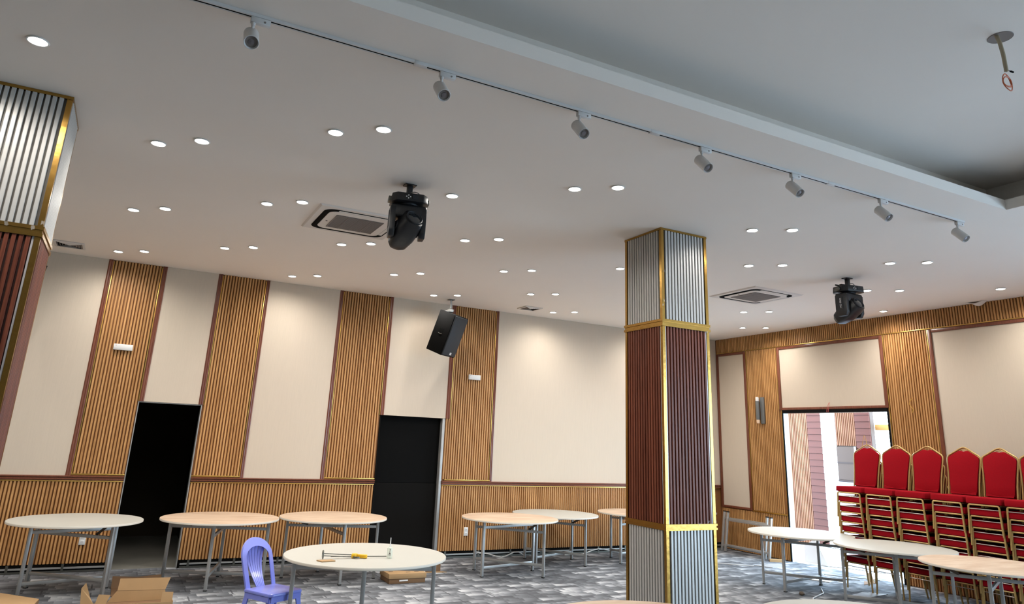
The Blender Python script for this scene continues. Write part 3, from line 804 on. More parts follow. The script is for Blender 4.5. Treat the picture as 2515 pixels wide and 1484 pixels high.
# ------------------------------------------------------------------ wall fittings
def access_box(x0, x1, z0, z1, label):
    r = empty('wall_box', ((x0+x1)/2, YB, (z0+z1)/2)); tag(r, label, 'wall box', 'white boxes on the slatted strips')
    a = (x1-x0)/2; b = (z1-z0)/2
    MB().box(-a, a, -0.040, 0.001, -b, b).build('housing', M_white, r, bevel=0.006)
    MB().box(-a+0.015, a-0.015, -0.0425, -0.0402, -b+0.012, b-0.012).build('cover', M_white, r, bevel=0.001)
    MB().box(-a+0.02, -a+0.04, -0.0432, -0.0426, b-0.022, b-0.018).build('indicator', M_ink, r)
access_box(-0.286, -0.040, 2.912, 2.996, 'white flat box on the slatted strip left of the dark corridor doorway')
access_box(5.280, 5.508, 2.912, 3.000, 'white flat box on the slatted strip right of the hanging loudspeaker')
def outlet(x, z, label):
    r = empty('wall_outlet', (x, YB+0.002, z)); tag(r, label, 'outlet', 'white wall outlets in the dado')
    MB().box(-0.038, 0.038, -0.012, 0.0, -0.068, 0.068).build('plate', M_white, r, bevel=0.004)
    for zz in (0.03, -0.03):
        s = MB().box(-0.024, 0.024, -0.0150, -0.0122, zz-0.024, zz+0.024).build('socket', M_white, r, bevel=0.001)
        MB().box(-0.012, -0.008, -0.0160, -0.0151, zz-0.007, zz+0.007).box(0.008, 0.012, -0.0160, -0.0151, zz-0.007, zz+0.007).build('socket_slots', M_ink, s)
outlet(-0.205, 0.400, 'white double outlet seen under the leftmost white table')
outlet(5.400, 0.405, 'white double outlet on the dado left of the wood topped table')
# wall sconce on the right wall
sr = empty('wall_sconce', (XR, 10.455, 2.69)); tag(sr, 'grey tubular wall sconce on the slatted strip beside the bright doorway', 'wall sconce')
MB().box(-0.030, 0.0005, -0.10, -0.005, -0.26, 0.25).build('back_plate', M_sconce, sr, bevel=0.006)
MB().lathe([(0.036, -0.18), (0.038, -0.17), (0.038, 0.17), (0.036, 0.18)], 20, (-0.062, 0.03, -0.005)).build('shade_tube', M_sconce, sr, smooth=40)
MB().lathe([(0.030, 0.0), (0.034, 0.02), (0.034, 0.075), (0.028, 0.095)], 18, (-0.062, 0.03, 0.158)).build('upper_lamp', M_white, sr, smooth=40)
MB().lathe([(0.028, -0.085), (0.034, -0.06), (0.034, -0.01), (0.030, 0.0)], 18, (-0.062, 0.03, -0.158-0.012)).build('lower_lamp', M_brass, sr, smooth=40)
# stray wires
tag(MB().tube([(XR-0.012, 7.271, 2.822), (XR-0.03, 7.31, 2.78), (XR-0.03, 7.33, 2.734), (XR-0.02, 7.31, 2.69), (XR-0.02, 7.275, 2.644), (XR-0.02, 7.30, 2.594)], 0.005, 6).build('stray_wire', M_yelw, smooth=50), 'yellow wire poking out of the slatted strip right of the doorway', 'wire')
tag(MB().tube([(XR-0.016, 8.916, 2.632), (XR-0.035, 8.87, 2.74), (XR-0.03, 8.832, 2.80), (XR-0.03, 8.84, 2.76), (XR-0.016, 8.885, 2.632)], 0.0035, 6).build('stray_wire', M_pink, smooth=50), 'pink string loop hanging over the top trim of the bright doorway', 'string')

# ------------------------------------------------------------------ outside the doorway
XO = 13.8
og = struct(MB().box(XR+0.13, 22, -16, 20, -0.16, -0.012).build('floor_outside', M_pave))
ow = struct(MB().box(XO+0.04, XO+0.16, 10.03, 14.5, -0.012, 3.3).build('wall_outside', M_taupe))
FL = slat_mesh('facade_slat', M_flute, 1.2)
slats(ow, 11.62, 14.4, 0.0, 3.3, XO+0.0397, -PI/2, me=FL, pitch=0.045, axis=1)
slats(ow, 10.385, 10.875, 2.10, 3.3, XO+0.0397, -PI/2, me=FL, pitch=0.045, axis=1)
def siding(a, b, mat, z0=0.0, z1=3.3, pitch=0.137):
    n = int((z1-z0)/pitch); me = MB().prism([(0, 0), (-0.034, 0.0), (-0.022, pitch-0.004), (0, pitch-0.004)], lambda u, v: (u, a, v), lambda u, v: (u, b, v)).mesh('siding_board')
    me.materials.append(mat)
    for k in range(n): link('siding_board', me, ow, (XO+0.0397, 0, z0+k*pitch))
siding(11.25, 11.615, M_clap); siding(10.88, 11.246, M_clapw); siding(10.035, 10.38, M_clap)
MB().box(XO+0.002, XO+0.039, 10.385, 10.876, 1.40, 2.08).build('shutter', M_taupe, ow)
MB().box(XO-0.006, XO+0.0015, 10.385, 10.876, 1.735, 1.760).build('shutter_rail', M_ink, ow)
MB().box(XO-0.012, XO+0.0395, 10.385, 10.876, 1.36, 1.396).build('shutter_sill', M_ink, ow)
MB().box(XO+0.002, XO+0.039, 10.385, 10.876, 0.0, 1.355).build('facade_panel', M_jamb, ow)
MB().box(XO-0.012, XO+0.0395, 10.395, 10.435, 1.40, 2.085).build('shutter_post', M_jamb, ow)
br = empty('timber_prop', (14.2, 9.5, 0)); tag(br, 'tan timber prop seen through the bright doorway right of the brown siding', 'timber prop')
MB().box(-0.05, 0.05, -0.30, 0.66, 2.44, 2.56).build('beam', M_tan, br, bevel=0.008)
MB().box(-0.05, 0.05, -0.36, -0.30, -0.012, 2.60).build('post', M_tan, br, bevel=0.008)
# white board leaning beside the doorway outside, debris on the threshold
bl = MB().prism([(0, 0), (0.0, 0.28), (0.30, 0.42), (0.62, 0.0)], lambda u, v: (11.42+0.02*u, 9.86-u*0.8, v), lambda u, v: (11.436+0.02*u, 9.86-u*0.8, v))
tag(bl.build('leaning_board', M_paperw), 'white board leaning against the outside jamb of the bright doorway', 'board')

# ------------------------------------------------------------------ round folding tables
TH = 0.785
def table(cx, cy, r, a1, a2, kind, label, L1=0.52, L2=0.55, TH=0.785):
    root = empty('round_table', (cx, cy, 0)); tag(root, label, 'table', 'round folding tables')
    top = M_twhite if kind == 'white' else M_twood
    t = 0.024
    MB().lathe([(r-0.003, TH-t), (r, TH-t+0.003), (r, TH-0.004), (r-0.002, TH-0.0015)], 72).build('edge_band', M_tedge, root, smooth=40)
    MB().lathe([(r-0.0025, TH-0.0014), (r-0.0035, TH)], 72).build('tabletop', top, root)
    w = 0.036
    for k, (ang, L, zu, zl) in enumerate(((a1, L1, 0.665, 0.125), (a2, L2, 0.615, 0.165))):
        d = Vector((math.cos(math.radians(ang)), math.sin(math.radians(ang)), 0))
        s = Vector((-d.y, d.x, 0))
        for q in (-1, 1):
            c = d*q*L
            lg = MB().obox(c+Vector((0, 0, (0.012+TH-t-0.002)/2)), d*w/2, s*w/2, Vector((0, 0, (TH-t-0.002-0.012)/2))).build('leg', M_galv, root, bevel=0.003)
            MB().obox(c+Vector((0, 0, 0.006)), d*(w/2+0.002), s*(w/2+0.002), Vector((0, 0, 0.006))).build('foot_cap', M_foot, lg)
        for z in (zu, zl):
            MB().obox((0, 0, z), d*(L-w/2-0.0005), s*0.013, Vector((0, 0, 0.0175))).build('rail', M_galv, root, bevel=0.002)
        MB().obox((0, 0, TH-t-0.016), d*(L-w/2-0.0005), s*0.035, Vector((0, 0, 0.0135))).build('batten', M_batten, root)
        # folding stay between the upper rail and the top
        MB().bar(d*(L*0.55)+Vector((0, 0, zu+0.018))+s*0.018, d*(L-0.10)*0.98+Vector((0, 0, TH-t-0.03))+s*0.018, 0.006, 0.03).build('stay', M_batten, root)
    return root
table(-0.278, 10.36, 0.712, 15, -40, 'white', 'leftmost round table with cream white top beside the open cardboard box', 0.45, 0.52)
table(1.340, 10.45, 0.725, 156, 75, 'wood', 'bare plywood topped round table directly behind the blue plastic chair', 0.62, 0.47)
table(2.815, 10.44, 0.727, 164, 93, 'wood', 'bare plywood topped round table standing before the second dark doorway', 0.61, 0.50)
T4 = table(2.285, 7.174, 0.767, 161, 72, 'white', 'large white round table holding the caulking gun and glue bottle', 0.66, 0.50)
table(5.415, 10.12, 0.729, 16, -49, 'wood', 'bare wood topped table on blue lit legs left of the middle column')
table(6.670, 10.86, 0.722, 24, -56, 'white', 'white topped round table tucked behind the wood table by the dado', TH=0.76)
table(8.250, 10.66, 0.712, -60, 20, 'wood', 'wood topped round table half hidden behind the middle column')
table(9.190, 7.995, 0.744, 13, -52, 'white', 'white round table in front of the bright doorway', TH=0.76)
table(9.104, 6.431, 0.722, 126, 37, 'white', 'white round table before the red chair stacks, second from the doorway', 0.62, 0.48)
table(8.62, 4.93, 0.715, 122, 24, 'wood', 'pale wood topped round table before the chairs at the right edge', 0.60, 0.50, TH=0.81)
table(4.78, 3.62, 0.74, 20, -60, 'white', 'white tabletop just showing at the bottom edge right of the column')
table(3.24, 4.03, 0.74, 40, -50, 'wood', 'wood tabletop just showing at the bottom edge left of the column')

# things lying on the big white table
gun = empty('caulking_gun', (1.99, 6.975, TH)); gun.rotation_euler = (0, 0, math.radians(-4)); tag(gun, 'caulking gun with yellow handle lying on the big white table', 'caulking gun')
MB().tube([(-0.17, 0.012, 0.045), (0.10, 0.012, 0.028)], 0.004, 8).build('frame_rod', M_steel, gun, smooth=40)
MB().tube([(-0.17, -0.014, 0.030), (0.10, -0.014, 0.014)], 0.004, 8).build('frame_rod', M_steel, gun, smooth=40)
MB().tube([(-0.10, 0.0, 0.020), (0.42, -0.005, 0.012)], 0.0045, 8).build('plunger_rod', M_steel, gun, smooth=40)
MB().tube([Vector((-0.172, 0.028*math.cos(t), 0.040+0.034*math.sin(t))) for t in [k*2*PI/20 for k in range(20)]], 0.0045, 8, closed=True).build('front_ring', M_steel, gun, smooth=40)
MB().prism([(0.085, -0.02), (0.10, 0.03), (0.135, 0.028), (0.15, 0.004), (0.12, -0.022)], lambda u, v: (u, v, 0.004), lambda u, v: (u, v, 0.040)).build('gun_body', M_yel, gun, bevel=0.004)
MB().prism([(0.130, 0.0), (0.150, 0.022), (0.235, -0.020), (0.225, -0.048), (0.200, -0.046)], lambda u, v: (u, v, 0.003), lambda u, v: (u, v, 0.034)).build('handle', M_yel, gun, bevel=0.006)
MB().prism([(0.095, -0.02), (0.110, -0.022), (0.155, -0.055), (0.130, -0.060)], lambda u, v: (u, v, 0.008), lambda u, v: (u, v, 0.020)).build('trigger', M_steel, gun, bevel=0.002)
sc = MB().prism([(-0.075, 0.03), (0.065, 0.035), (0.078, -0.04), (-0.045, -0.05)], lambda u, v: (1.815+u, 6.86+v, TH+0.0005), lambda u, v: (1.815+u, 6.86+v, TH+0.010))
tag(sc.build('board_scrap', M_card), 'small tan board scrap under the front ring of the caulking gun', 'board scrap')
bt = empty('glue_bottle', (2.425, 6.90, TH)); tag(bt, 'clear glue bottle with long white nozzle on the big white table', 'bottle')
MB().lathe([(0.022, 0.0005), (0.025, 0.004), (0.026, 0.085), (0.022, 0.095), (0.010, 0.100)], 20).build('bottle_body', M_bottle, bt, smooth=40)
MB().lathe([(0.010, 0.1005), (0.008, 0.112), (0.0045, 0.118), (0.0035, 0.178), (0.0025, 0.180)], 12).build('nozzle', M_white, bt, smooth=40)
lb = MB(); 
for (a0, a1, z0, z1) in ((-0.5, 0.5, 0.030, 0.034), (-0.25, 0.05, 0.040, 0.052), (0.10, 0.28, 0.040, 0.050), (-0.08, 0.10, 0.056, 0.064), (-0.05, 0.20, 0.072, 0.082)):
    n = 4; R = 0.0264
    base = math.radians(-110)
    for k in range(n):
        t0 = base+a0+(a1-a0)*k/n; t1 = base+a0+(a1-a0)*(k+1)/n
        lb.add([(R*math.cos(t0), R*math.sin(t0), z0), (R*math.cos(t1), R*math.sin(t1), z0), (R*math.cos(t1), R*math.sin(t1), z1), (R*math.cos(t0), R*math.sin(t0), z1)], [(0, 1, 2, 3)])
lb.build('printed_label', M_ink, bt)

# ------------------------------------------------------------------ red banquet chairs in stacks
def make_banquet():
    r = empty('banquet_chair')
    seat = MB()
    poly = [(-0.222, 0.012), (-0.20, 0.0), (0.20, 0.0), (0.222, 0.012), (0.215, 0.41), (0.195, 0.43), (-0.195, 0.43), (-0.215, 0.41)]
    seat.prism(poly, lambda u, v: (u, v, 0.376), lambda u, v: (u*0.985, 0.008+v*0.965, 0.452))
    seat.build('seat', M_fab, r, bevel=0.012, bseg=2)
    MB().box(-0.185, 0.185, 0.02, 0.41, 0.350, 0.3755).build('seat_board', M_under, r)
    def by(z): return 0.425+(z-0.45)*0.20
    for s in (-1, 1):
        MB().tube([(s*0.176, 0.010, 0.362), (s*0.186, 0.010, 0.352), (s*0.190, 0.010, 0.335), (s*0.206, -0.004, 0.006)], 0.0118, 6).build('leg', M_cgold, r, smooth=50)
        MB().tube([(s*0.205, by(0.46), 0.46), (s*0.205, by(0.40)+0.004, 0.40), (s*0.210, 0.440, 0.30), (s*0.222, 0.500, 0.006)], 0.0118, 6).build('leg', M_cgold, r, smooth=50)
        MB().bar((s*0.1935, 0.035, 0.364), (s*0.200, 0.415, 0.364), 0.014, 0.010).build('side_rail', M_cgold, r)
    MB().tube([(-0.176, 0.010, 0.362), (0.176, 0.010, 0.362)], 0.0100, 6).build('front_rail', M_cgold, r, smooth=50)
    MB().tube([(-0.186, 0.010, 0.312), (0.186, 0.010, 0.312)], 0.0058, 6).build('stretcher', M_csilver, r, smooth=50)
    # back frame loop
    half = [(0.205, 0.462), (0.206, 0.60), (0.212, 0.72), (0.222, 0.84), (0.227, 0.915), (0.222, 0.945), (0.204, 0.968), (0.15, 1.000), (0.055, 1.058), (0.022, 1.072), (0.0, 1.075)]
    pts = [(x, by(z), z) for x, z in half]+[(-x, by(z), z) for x, z in half[-2::-1]]
    MB().tube(pts, 0.0115, 6).build('back_frame', M_cgold, r, smooth=60)
    pad = [(0.178, 0.475), (0.184, 0.60), (0.192, 0.72), (0.208, 0.84), (0.2135, 0.912), (0.208, 0.937), (0.192, 0.956), (0.14, 0.988), (0.066, 1.031), (0.034, 1.030), (0.0, 1.022)]
    full = pad+[(-x, z) for x, z in pad[-2::-1]]
    MB().prism(full, lambda u, v: (u, by(v)-0.018, v), lambda u, v: (u*0.985, by(v)+0.016, v)).build('backrest', M_fab, r, bevel=0.008)
    MB().tube([(-0.05, by(1.03), 1.034), (-0.02, by(1.045), 1.046), (0.02, by(1.045), 1.046), (0.05, by(1.03), 1.034)], 0.005, 6).build('hand_grip', M_cgold, r, smooth=60)
    # drooping cover at the foot of the backrest
    arc = [(-0.172, 0.500), (-0.10, 0.482), (0.0, 0.474), (0.10, 0.482), (0.172, 0.500), (0.172, 0.462), (-0.172, 0.462)]
    MB().prism(arc, lambda u, v: (u, by(v)-0.026, v), lambda u, v: (u, by(v)-0.0185, v)).build('back_skirt', M_fab, r)
    return r
bc0 = make_banquet(); used = False
PITCH = 0.1414; LEAN = 0.012
STACKS = [(9.95, 7.635, 8, 'first front stack from the doorway'), (9.95, 7.140, 8, 'second front stack from the doorway'), (9.95, 6.660, 8, 'third front stack from the doorway'),
          (9.95, 6.140, 8, 'fourth front stack from the doorway'), (9.95, 5.660, 8, 'fifth front stack from the doorway'), (9.95, 5.190, 8, 'sixth front stack from the doorway'),
          (10.50, 6.47, 8, 'rear stack behind the fourth front stack'), (10.50, 5.99, 8, 'rear stack behind the fifth front stack'), (10.50, 5.50, 8, 'rear stack behind the sixth front stack')]
for X, Y, n, ph in STACKS:
    jit = random.uniform(-0.01, 0.01); dz = random.uniform(-0.006, 0.006)
    for k in range(n):
        o = bc0 if not used else copy_tree(bc0); used = True
        o.location = (X-k*LEAN+jit, Y+random.uniform(-0.004, 0.004), k*PITCH)
        o.rotation_euler = (0, 0, -PI/2)
        lv = n-k
        tag(o, 'red gold-framed banquet chair, %s in the %s' % ('topmost' if lv == 1 else ORD[lv]+' from top', ph), 'chair', 'red banquet chairs in stacks')

# ------------------------------------------------------------------ blue plastic chair
pc = empty('plastic_chair', (1.535, 7.590, 0), math.radians(30)); tag(pc, 'blue plastic chair with a fan slotted back beside the big white table', 'chair')
# local: faces -y, x across
seat = MB()
sp = [(-0.19, 0.19), (-0.195, 0.0), (-0.20, -0.17), (-0.17, -0.205), (0.17, -0.205), (0.20, -0.17), (0.195, 0.0), (0.19, 0.19)]
seat.prism(sp, lambda u, v: (u, v, 0.415), lambda u, v: (u*0.985, v*0.985, 0.445))
seat.build('seat', M_blue, pc, bevel=0.010, bseg=2)
sk = MB()
for (p, q) in (((-0.178, 0.178), (-0.186, -0.165)), ((0.178, 0.178), (0.186, -0.165)), ((-0.175, -0.188), (0.175, -0.188)), ((-0.172, 0.176), (0.172, 0.176))):
    sk.bar((p[0], p[1], 0.392), (q[0], q[1], 0.392), 0.010, 0.045)
sk.build('seat_skirt', M_blue, pc)
for sx in (-1, 1):
    for sy in (-1, 1):
        a = Vector((sx*0.165, sy*0.165, 0.414)); b_ = Vector((sx*0.215, sy*0.225, 0.0))
        m = MB(); vs = []
        for c, w in ((a, 0.045), (b_, 0.022)):
            vs += [c+Vector((-sx*w, 0, 0)), c+Vector((sx*0.012, 0, 0)), c+Vector((sx*0.012, sy*0.012, 0)), c+Vector((0, sy*0.012, 0)) + Vector((-sx*w, 0, 0)), ]
        m.add(vs, [(0,1,2,3),(7,6,5,4),(0,4,5,1),(1,5,6,2),(2,6,7,3),(3,7,4,0)])
        vs = []
        for c, w in ((a, 0.045), (b_, 0.022)):
            vs += [c+Vector((0, -sy*w, 0)), c+Vector((sx*0.012, -sy*w, 0)), c+Vector((sx*0.012, 0.0, 0)), c+Vector((0, 0, 0))]
        m.add(vs, [(0,1,2,3),(7,6,5,4),(0,4,5,1),(1,5,6,2),(2,6,7,3),(3,7,4,0)])
        m.build('leg', M_blue, pc)
def cy_(x, z): return 0.180+(z-0.44)*0.40-0.30*x*x
# arch: broad strap along posts and over the crown
arch = []
for k in range(25):
    t = PI*k/24
    x = -0.180*math.cos(t); z = 0.700+0.165*math.sin(t) if 0 < k < 24 else 0.700
    arch.append((x, z))
path = [(-0.172, 0.43), (-0.176, 0.52), (-0.179, 0.62)]+arch+[(0.179, 0.62), (0.176, 0.52), (0.172, 0.43)]
bk = MB(); vs = []; fs = []; n = len(path)
for i, (x, z) in enumerate(path):
    x0_, z0_ = path[max(0, i-1)]; x1_, z1_ = path[min(n-1, i+1)]
    tx, tz = x1_-x0_, z1_-z0_; l = math.hypot(tx, tz); nx, nz = tz/l, -tx/l   # inward
    wd = 0.045+0.030*max(0, (z-0.72)/0.15)
    xi, zi = x+nx*wd, z+nz*wd
    for (px, pz, off) in ((x, z, -0.010), (x, z, 0.012), (xi, zi, 0.006), (xi, zi, -0.006)):
        vs.append((px, cy_(px, pz)+off+(0.012 if (px, pz) == (x, z) else 0), pz))
for i in range(n-1):
    for q in range(4): fs.append((i*4+q, i*4+(q+1) % 4, (i+1)*4+(q+1) % 4, (i+1)*4+q))
fs += [(0, 1, 2, 3), tuple((n-1)*4+q for q in (3, 2, 1, 0))]
back = bk.add(vs, fs).build('backrest', M_blue, pc, smooth=50)
def yo(x, z): return cy_(x, z)+0.055*max(0.0, math.sin(PI*(z-0.435)/0.40))
for k in range(6):
    f0 = (k-2.5)/2.5
    p0 = (f0*0.040, 0.435); p1 = (f0*0.062, 0.62); p2 = (f0*0.105, 0.815-0.02*f0*f0)
    m = MB(); vs = []; fs = []; NS = 9
    for q in range(NS):
        t = q/(NS-1.0)
        x = (1-t)**2*p0[0]+2*t*(1-t)*p1[0]+t*t*p2[0]; z = p0[1]+(p2[1]-p0[1])*t; w = 0.0066+0.0096*t
        vs += [(x-w, yo(x, z)-0.004, z), (x+w, yo(x, z)-0.004, z), (x+w, yo(x, z)+0.006, z), (x-w, yo(x, z)+0.006, z)]
    for i in range(NS-1):
        for q in range(4): fs.append((i*4+q, i*4+(q+1) % 4, (i+1)*4+(q+1) % 4, (i+1)*4+q))
    fs += [(0, 1, 2, 3), tuple((NS-1)*4+q for q in (3, 2, 1, 0))]
    m.add(vs, fs).build('slat', M_blue, back, smooth=50)

# ------------------------------------------------------------------ cardboard
def sheet(pts, name, mat, parent, th=0.006):
    p = [Vector(q) for q in pts]; n = (p[1]-p[0]).cross(p[2]-p[0]).normalized()*th/2
    k = len(p); vs = [q-n for q in p]+[q+n for q in p]
    fs = [tuple(range(k-1, -1, -1)), tuple(range(k, 2*k))]+[(i, (i+1) % k, k+(i+1) % k, k+i) for i in range(k)]
    return MB().add(vs, fs).build(name, mat, parent)
cb = empty('cardboard_box', (0.40, 9.40, 0)); tag(cb, 'opened cardboard box with raised flaps on carpet in front of the leftmost table', 'cardboard box')
x0, x1, ya, yb_, h = -0.44, 0.40, -0.30, 0.22, 0.12
sheet([(x0, ya, 0.004), (x1, ya, 0.004), (x1, yb_, 0.004), (x0, yb_, 0.004)], 'bottom', M_cardd, cb)
sheet([(-0.22, yb_, 0.008), (x1-0.03, yb_, 0.008), (x1-0.05, yb_+0.02, 0.105), (-0.14, yb_+0.02, 0.115)], 'back_wall', M_card, cb)
sheet([(-0.135, yb_+0.022, 0.118), (x1-0.05, yb_+0.022, 0.108), (x1-0.01, yb_+0.06, 0.225), (-0.125, yb_+0.06, 0.235)], 'back_flap', M_card, cb)
sheet([(x0, ya, 0.008), (x1, ya, 0.008), (x1, ya, 0.085), (x0, ya, 0.085)], 'front_wall', M_card, cb)
sheet([(x0, ya+0.01, 0.008), (x0, yb_-0.02, 0.008), (x0, yb_-0.02, 0.07), (x0, ya+0.01, 0.10)], 'left_wall', M_card, cb)
sheet([(x1, ya+0.01, 0.008), (x1, yb_-0.02, 0.008), (x1, yb_-0.02, 0.08), (x1, ya+0.01, 0.09)], 'right_wall', M_card, cb)
sheet([(x0-0.03, ya+0.06, 0.09), (x0+0.09, ya+0.06, 0.09), (x0+0.05, ya+0.08, 0.15), (x0-0.01, ya+0.10, 0.29), (x0-0.045, ya+0.09, 0.24)], 'left_flap', M_card, cb)
sheet([(x0+0.10, ya+0.05, 0.075), (x0+0.20, ya+0.05, 0.075), (x0+0.235, ya+0.08, 0.165), (x0+0.125, ya+0.08, 0.175)], 'inner_flap', M_card, cb)
sheet([(x1-0.115, ya+0.05, 0.07), (x1-0.005, ya+0.05, 0.07), (x1+0.0, ya+0.08, 0.165), (x1-0.11, ya+0.08, 0.17)], 'right_flap', M_card, cb)
cs = empty('cardboard_sheet', (0.455, 10.40, 0)); tag(cs, 'flattened brown cardboard standing half upright behind the opened box', 'cardboard')
sheet([(-0.24, -0.45, 0.004), (0.30, -0.45, 0.004), (0.30, 0.02, 0.004), (-0.24, 0.02, 0.004)], 'lower_panel', M_cardd, cs)
sheet([(-0.245, 0.02, 0.006), (0.30, 0.03, 0.006), (0.29, 0.10, 0.125), (0.02, 0.10, 0.105), (-0.245, 0.10, 0.125)], 'upright_panel', M_cardd, cs)
cl = empty('cardboard_piece', (-0.82, 9.55, 0)); tag(cl, 'tan cardboard carton top at the bottom left corner of the photo', 'cardboard')
sheet([(-0.6, -0.35, 0.09), (0.33, -0.30, 0.085), (0.36, 0.0, 0.09), (-0.02, 0.36, 0.10), (-0.6, 0.40, 0.10)], 'lid', M_card, cl)
sheet([(0.33, -0.30, 0.08), (0.36, 0.0, 0.085), (0.36, 0.0, 0.004), (0.33, -0.30, 0.004)], 'side', M_cardd, cl)
sheet([(0.33, -0.30, 0.080), (-0.6, -0.35, 0.085), (-0.6, -0.35, 0.004), (0.33, -0.30, 0.004)], 'side', M_cardd, cl)
b2 = empty('carton', (3.72, 10.05, 0)); tag(b2, 'closed brown carton with white side on carpet behind the big white table', 'carton')
MB().box(-0.24, 0.27, -0.22, 0.16, 0.001, 0.062).build('lower_tray', M_cardd, b2, bevel=0.003)
MB().box(-0.25, 0.28, -0.23, 0.17, 0.0625, 0.125).build('lid', M_card, b2, bevel=0.003)
for x, y in ((-0.17, -0.05), (0.05, -0.13), (0.17, -0.13)): MB().box(x-0.03, x+0.03, y-0.012, y+0.012, 0.1252, 0.1262).build('slot', M_ink, b2)
MB().box(-0.10, 0.02, -0.2235, -0.2205, 0.03, 0.048).build('label', M_paperw, b2)
MB().box(0.2805, 0.286, -0.16, 0.12, 0.01, 0.13).build('white_liner', M_paperw, b2)
b3 = empty('carton', (4.30, 10.52, 0)); tag(b3, 'small brown cardboard corner standing behind the closed carton', 'carton')
sheet([(-0.22, 0, 0.004), (0.20, 0, 0.004), (0.20, 0.02, 0.17), (-0.22, 0.02, 0.17)], 'upright_panel', M_cardd, b3)
sheet([(-0.22, -0.02, 0.004), (0.28, -0.06, 0.004), (0.22, -0.01, 0.006)], 'floor_flap', M_card, b3)

# ------------------------------------------------------------------ folded table base leaning on the right wall
ff = empty('folded_table_base', (10.93, 10.76, 0)); tag(ff, 'folded grey steel table base leaning upside down against the right wall', 'table base')
lean = 0.15
for k, off in enumerate((0.0, 0.048)):
    def Q(y, z): return Vector((-0.07+off*-1+lean*z, y, z))
    dy = 0.14*k
    for y in (0.62-dy, -0.50-dy+0.02):
        lg = MB().bar(Q(y, 0.005), Q(y, 0.715), 0.045, 0.036, up=(1, 0, 0)).build('leg', M_galv, ff, bevel=0.003)
        MB().bar(Q(y, 0.716), Q(y, 0.735), 0.048, 0.040, up=(1, 0, 0)).build('foot_cap', M_foot, lg)
    for z in (0.60-0.02*k, 0.10+0.02*k):
        MB().bar(Q(0.62-dy-0.02, z), Q(-0.50-dy+0.04, z), 0.026, 0.042, up=(0, 0, 1)).build('rail', M_galv, ff, bevel=0.002)

# ------------------------------------------------------------------ small things on the floor
tag(MB().tube([(5.55, 11.52, 0.098), (5.77, 11.50, 0.067), (5.90, 11.48, 0.030), (6.0, 11.46, 0.014), (6.10, 11.47, 0.032), (6.25, 11.50, 0.078), (6.36, 11.53, 0.075), (6.48, 11.52, 0.020)], 0.010, 8).build('loose_cable', M_cable, smooth=50), 'white cable drooping along the wall base under the wood topped table', 'cable')
tag(MB().tube([(7.25, 11.46, 0.012), (7.6, 11.44, 0.014), (7.85, 11.50, 0.06), (8.05, 11.54, 0.088), (8.25, 11.52, 0.05), (8.5, 11.46, 0.012), (8.9, 11.46, 0.012)], 0.009, 8).build('loose_cable', M_cable, smooth=50), 'white cable looping along the wall base beside the middle column', 'cable')
tag(MB().tube([(8.55, 7.30, 0.008), (8.70, 7.42, 0.010), (8.92, 7.52, 0.008), (9.15, 7.62, 0.010), (9.40, 7.86, 0.008)], 0.009, 8).build('loose_cable', M_cable, smooth=50), 'white cord on the carpet under the table before the doorway', 'cable')
def flat(name, pts, mat, th, label, cat, z=0.001):
    return tag(MB().prism(pts, lambda u, v: (u, v, z), lambda u, v: (u, v, z+th)).build(name, mat), label, cat)
flat('board_offcut', [(9.86, 8.78), (10.04, 8.60), (10.20, 8.28), (10.02, 8.22), (9.92, 8.44)], M_paperw, 0.012, 'white board offcut on floor under the table before the doorway', 'board offcut')
flat('board_offcut', [(9.45, 10.30), (10.05, 9.78), (9.98, 9.70), (9.40, 10.18)], M_sheet, 0.006, 'grey strip sheet on carpet in front of the leaning folded base', 'sheet')
flat('board_offcut', [(10.05, 9.78), (10.62, 9.80), (10.72, 9.60), (10.20, 9.50)], M_sheet, 0.008, 'grey flat sheet on carpet at the left doorway jamb', 'sheet')
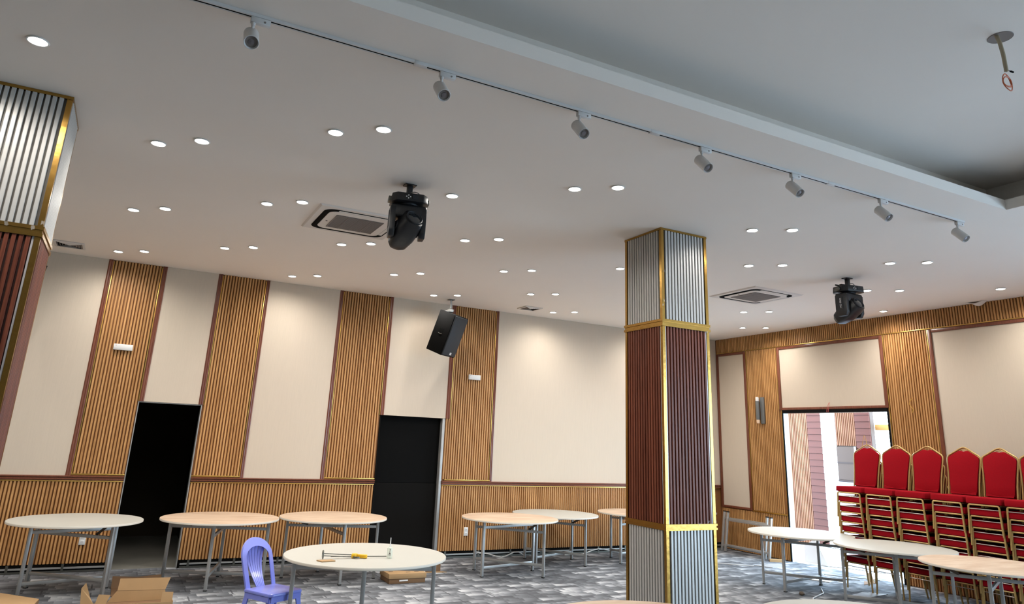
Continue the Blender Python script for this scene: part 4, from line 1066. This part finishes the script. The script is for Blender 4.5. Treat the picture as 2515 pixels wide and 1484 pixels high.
flat('board_offcut', [(9.84, 7.52), (10.10, 7.30), (9.60, 7.22), (9.42, 7.40)], M_sheet, 0.006, 'grey film sheet on the floor by the first chair stack', 'sheet')
flat('wood_offcut', [(10.70, 10.02), (10.90, 9.90), (10.94, 9.96), (10.74, 10.07)], M_card, 0.045, 'short tan wood offcut lying at the foot of the doorway jamb', 'wood offcut')
rb = empty('rubble_lump', (8.72, 7.62, 0)); tag(rb, 'dark crumpled lump on carpet beside the white cord', 'rubble')
bm = bmesh.new(); bmesh.ops.create_icosphere(bm, subdivisions=2, radius=0.045)
for v in bm.verts: v.co *= random.uniform(0.75, 1.15); v.co.z = v.co.z*0.6+0.027
me = bpy.data.meshes.new('lump'); bm.to_mesh(me); bm.free(); me.materials.append(M_batten)
for v in me.vertices: v.co.z = max(v.co.z, 0.001)
link('lump', me, rb)
for k, (a, b, lbl) in enumerate((((10.55, 8.75), (11.05, 8.10), 'thin dark rod lying across the bright floor left of the stacks'), ((10.20, 8.50), (10.72, 8.22), 'thin dark rod on the bright floor nearest the first chair stack'), ((11.4, 9.5), (11.9, 8.6), 'thin dark rod on the paving just outside the doorway'))):
    z = 0.006 if a[0] < 11.2 else -0.006
    tag(MB().tube([(a[0], a[1], z), ((a[0]+b[0])/2+0.03, (a[1]+b[1])/2, z+0.002), (b[0], b[1], z)], 0.005, 6).build('metal_rod', M_steel, smooth=40), lbl, 'rod')
bx = empty('wood_scrap', (10.62, 8.02, 0)); tag(bx, 'torn brown cardboard scrap on the floor behind the first chair stack', 'cardboard scrap')
sheet([(-0.20, -0.10, 0.004), (0.16, -0.06, 0.004), (0.10, 0.12, 0.004)], 'flat_piece', M_cardd, bx)
sheet([(-0.02, -0.06, 0.006), (0.16, -0.02, 0.006), (0.12, 0.02, 0.16), (0.0, -0.01, 0.12)], 'raised_piece', M_card, bx)

tag(MB().tube([(10.36, 7.69, 2.045), (10.37, 7.67, 2.13), (10.37, 7.645, 2.205), (10.37, 7.635, 2.205), (10.37, 7.615, 2.13), (10.36, 7.60, 2.045)], 0.004, 6).build('string_loop', M_yelw, smooth=50), 'orange string loop tied to the topmost chair nearest the doorway', 'string')
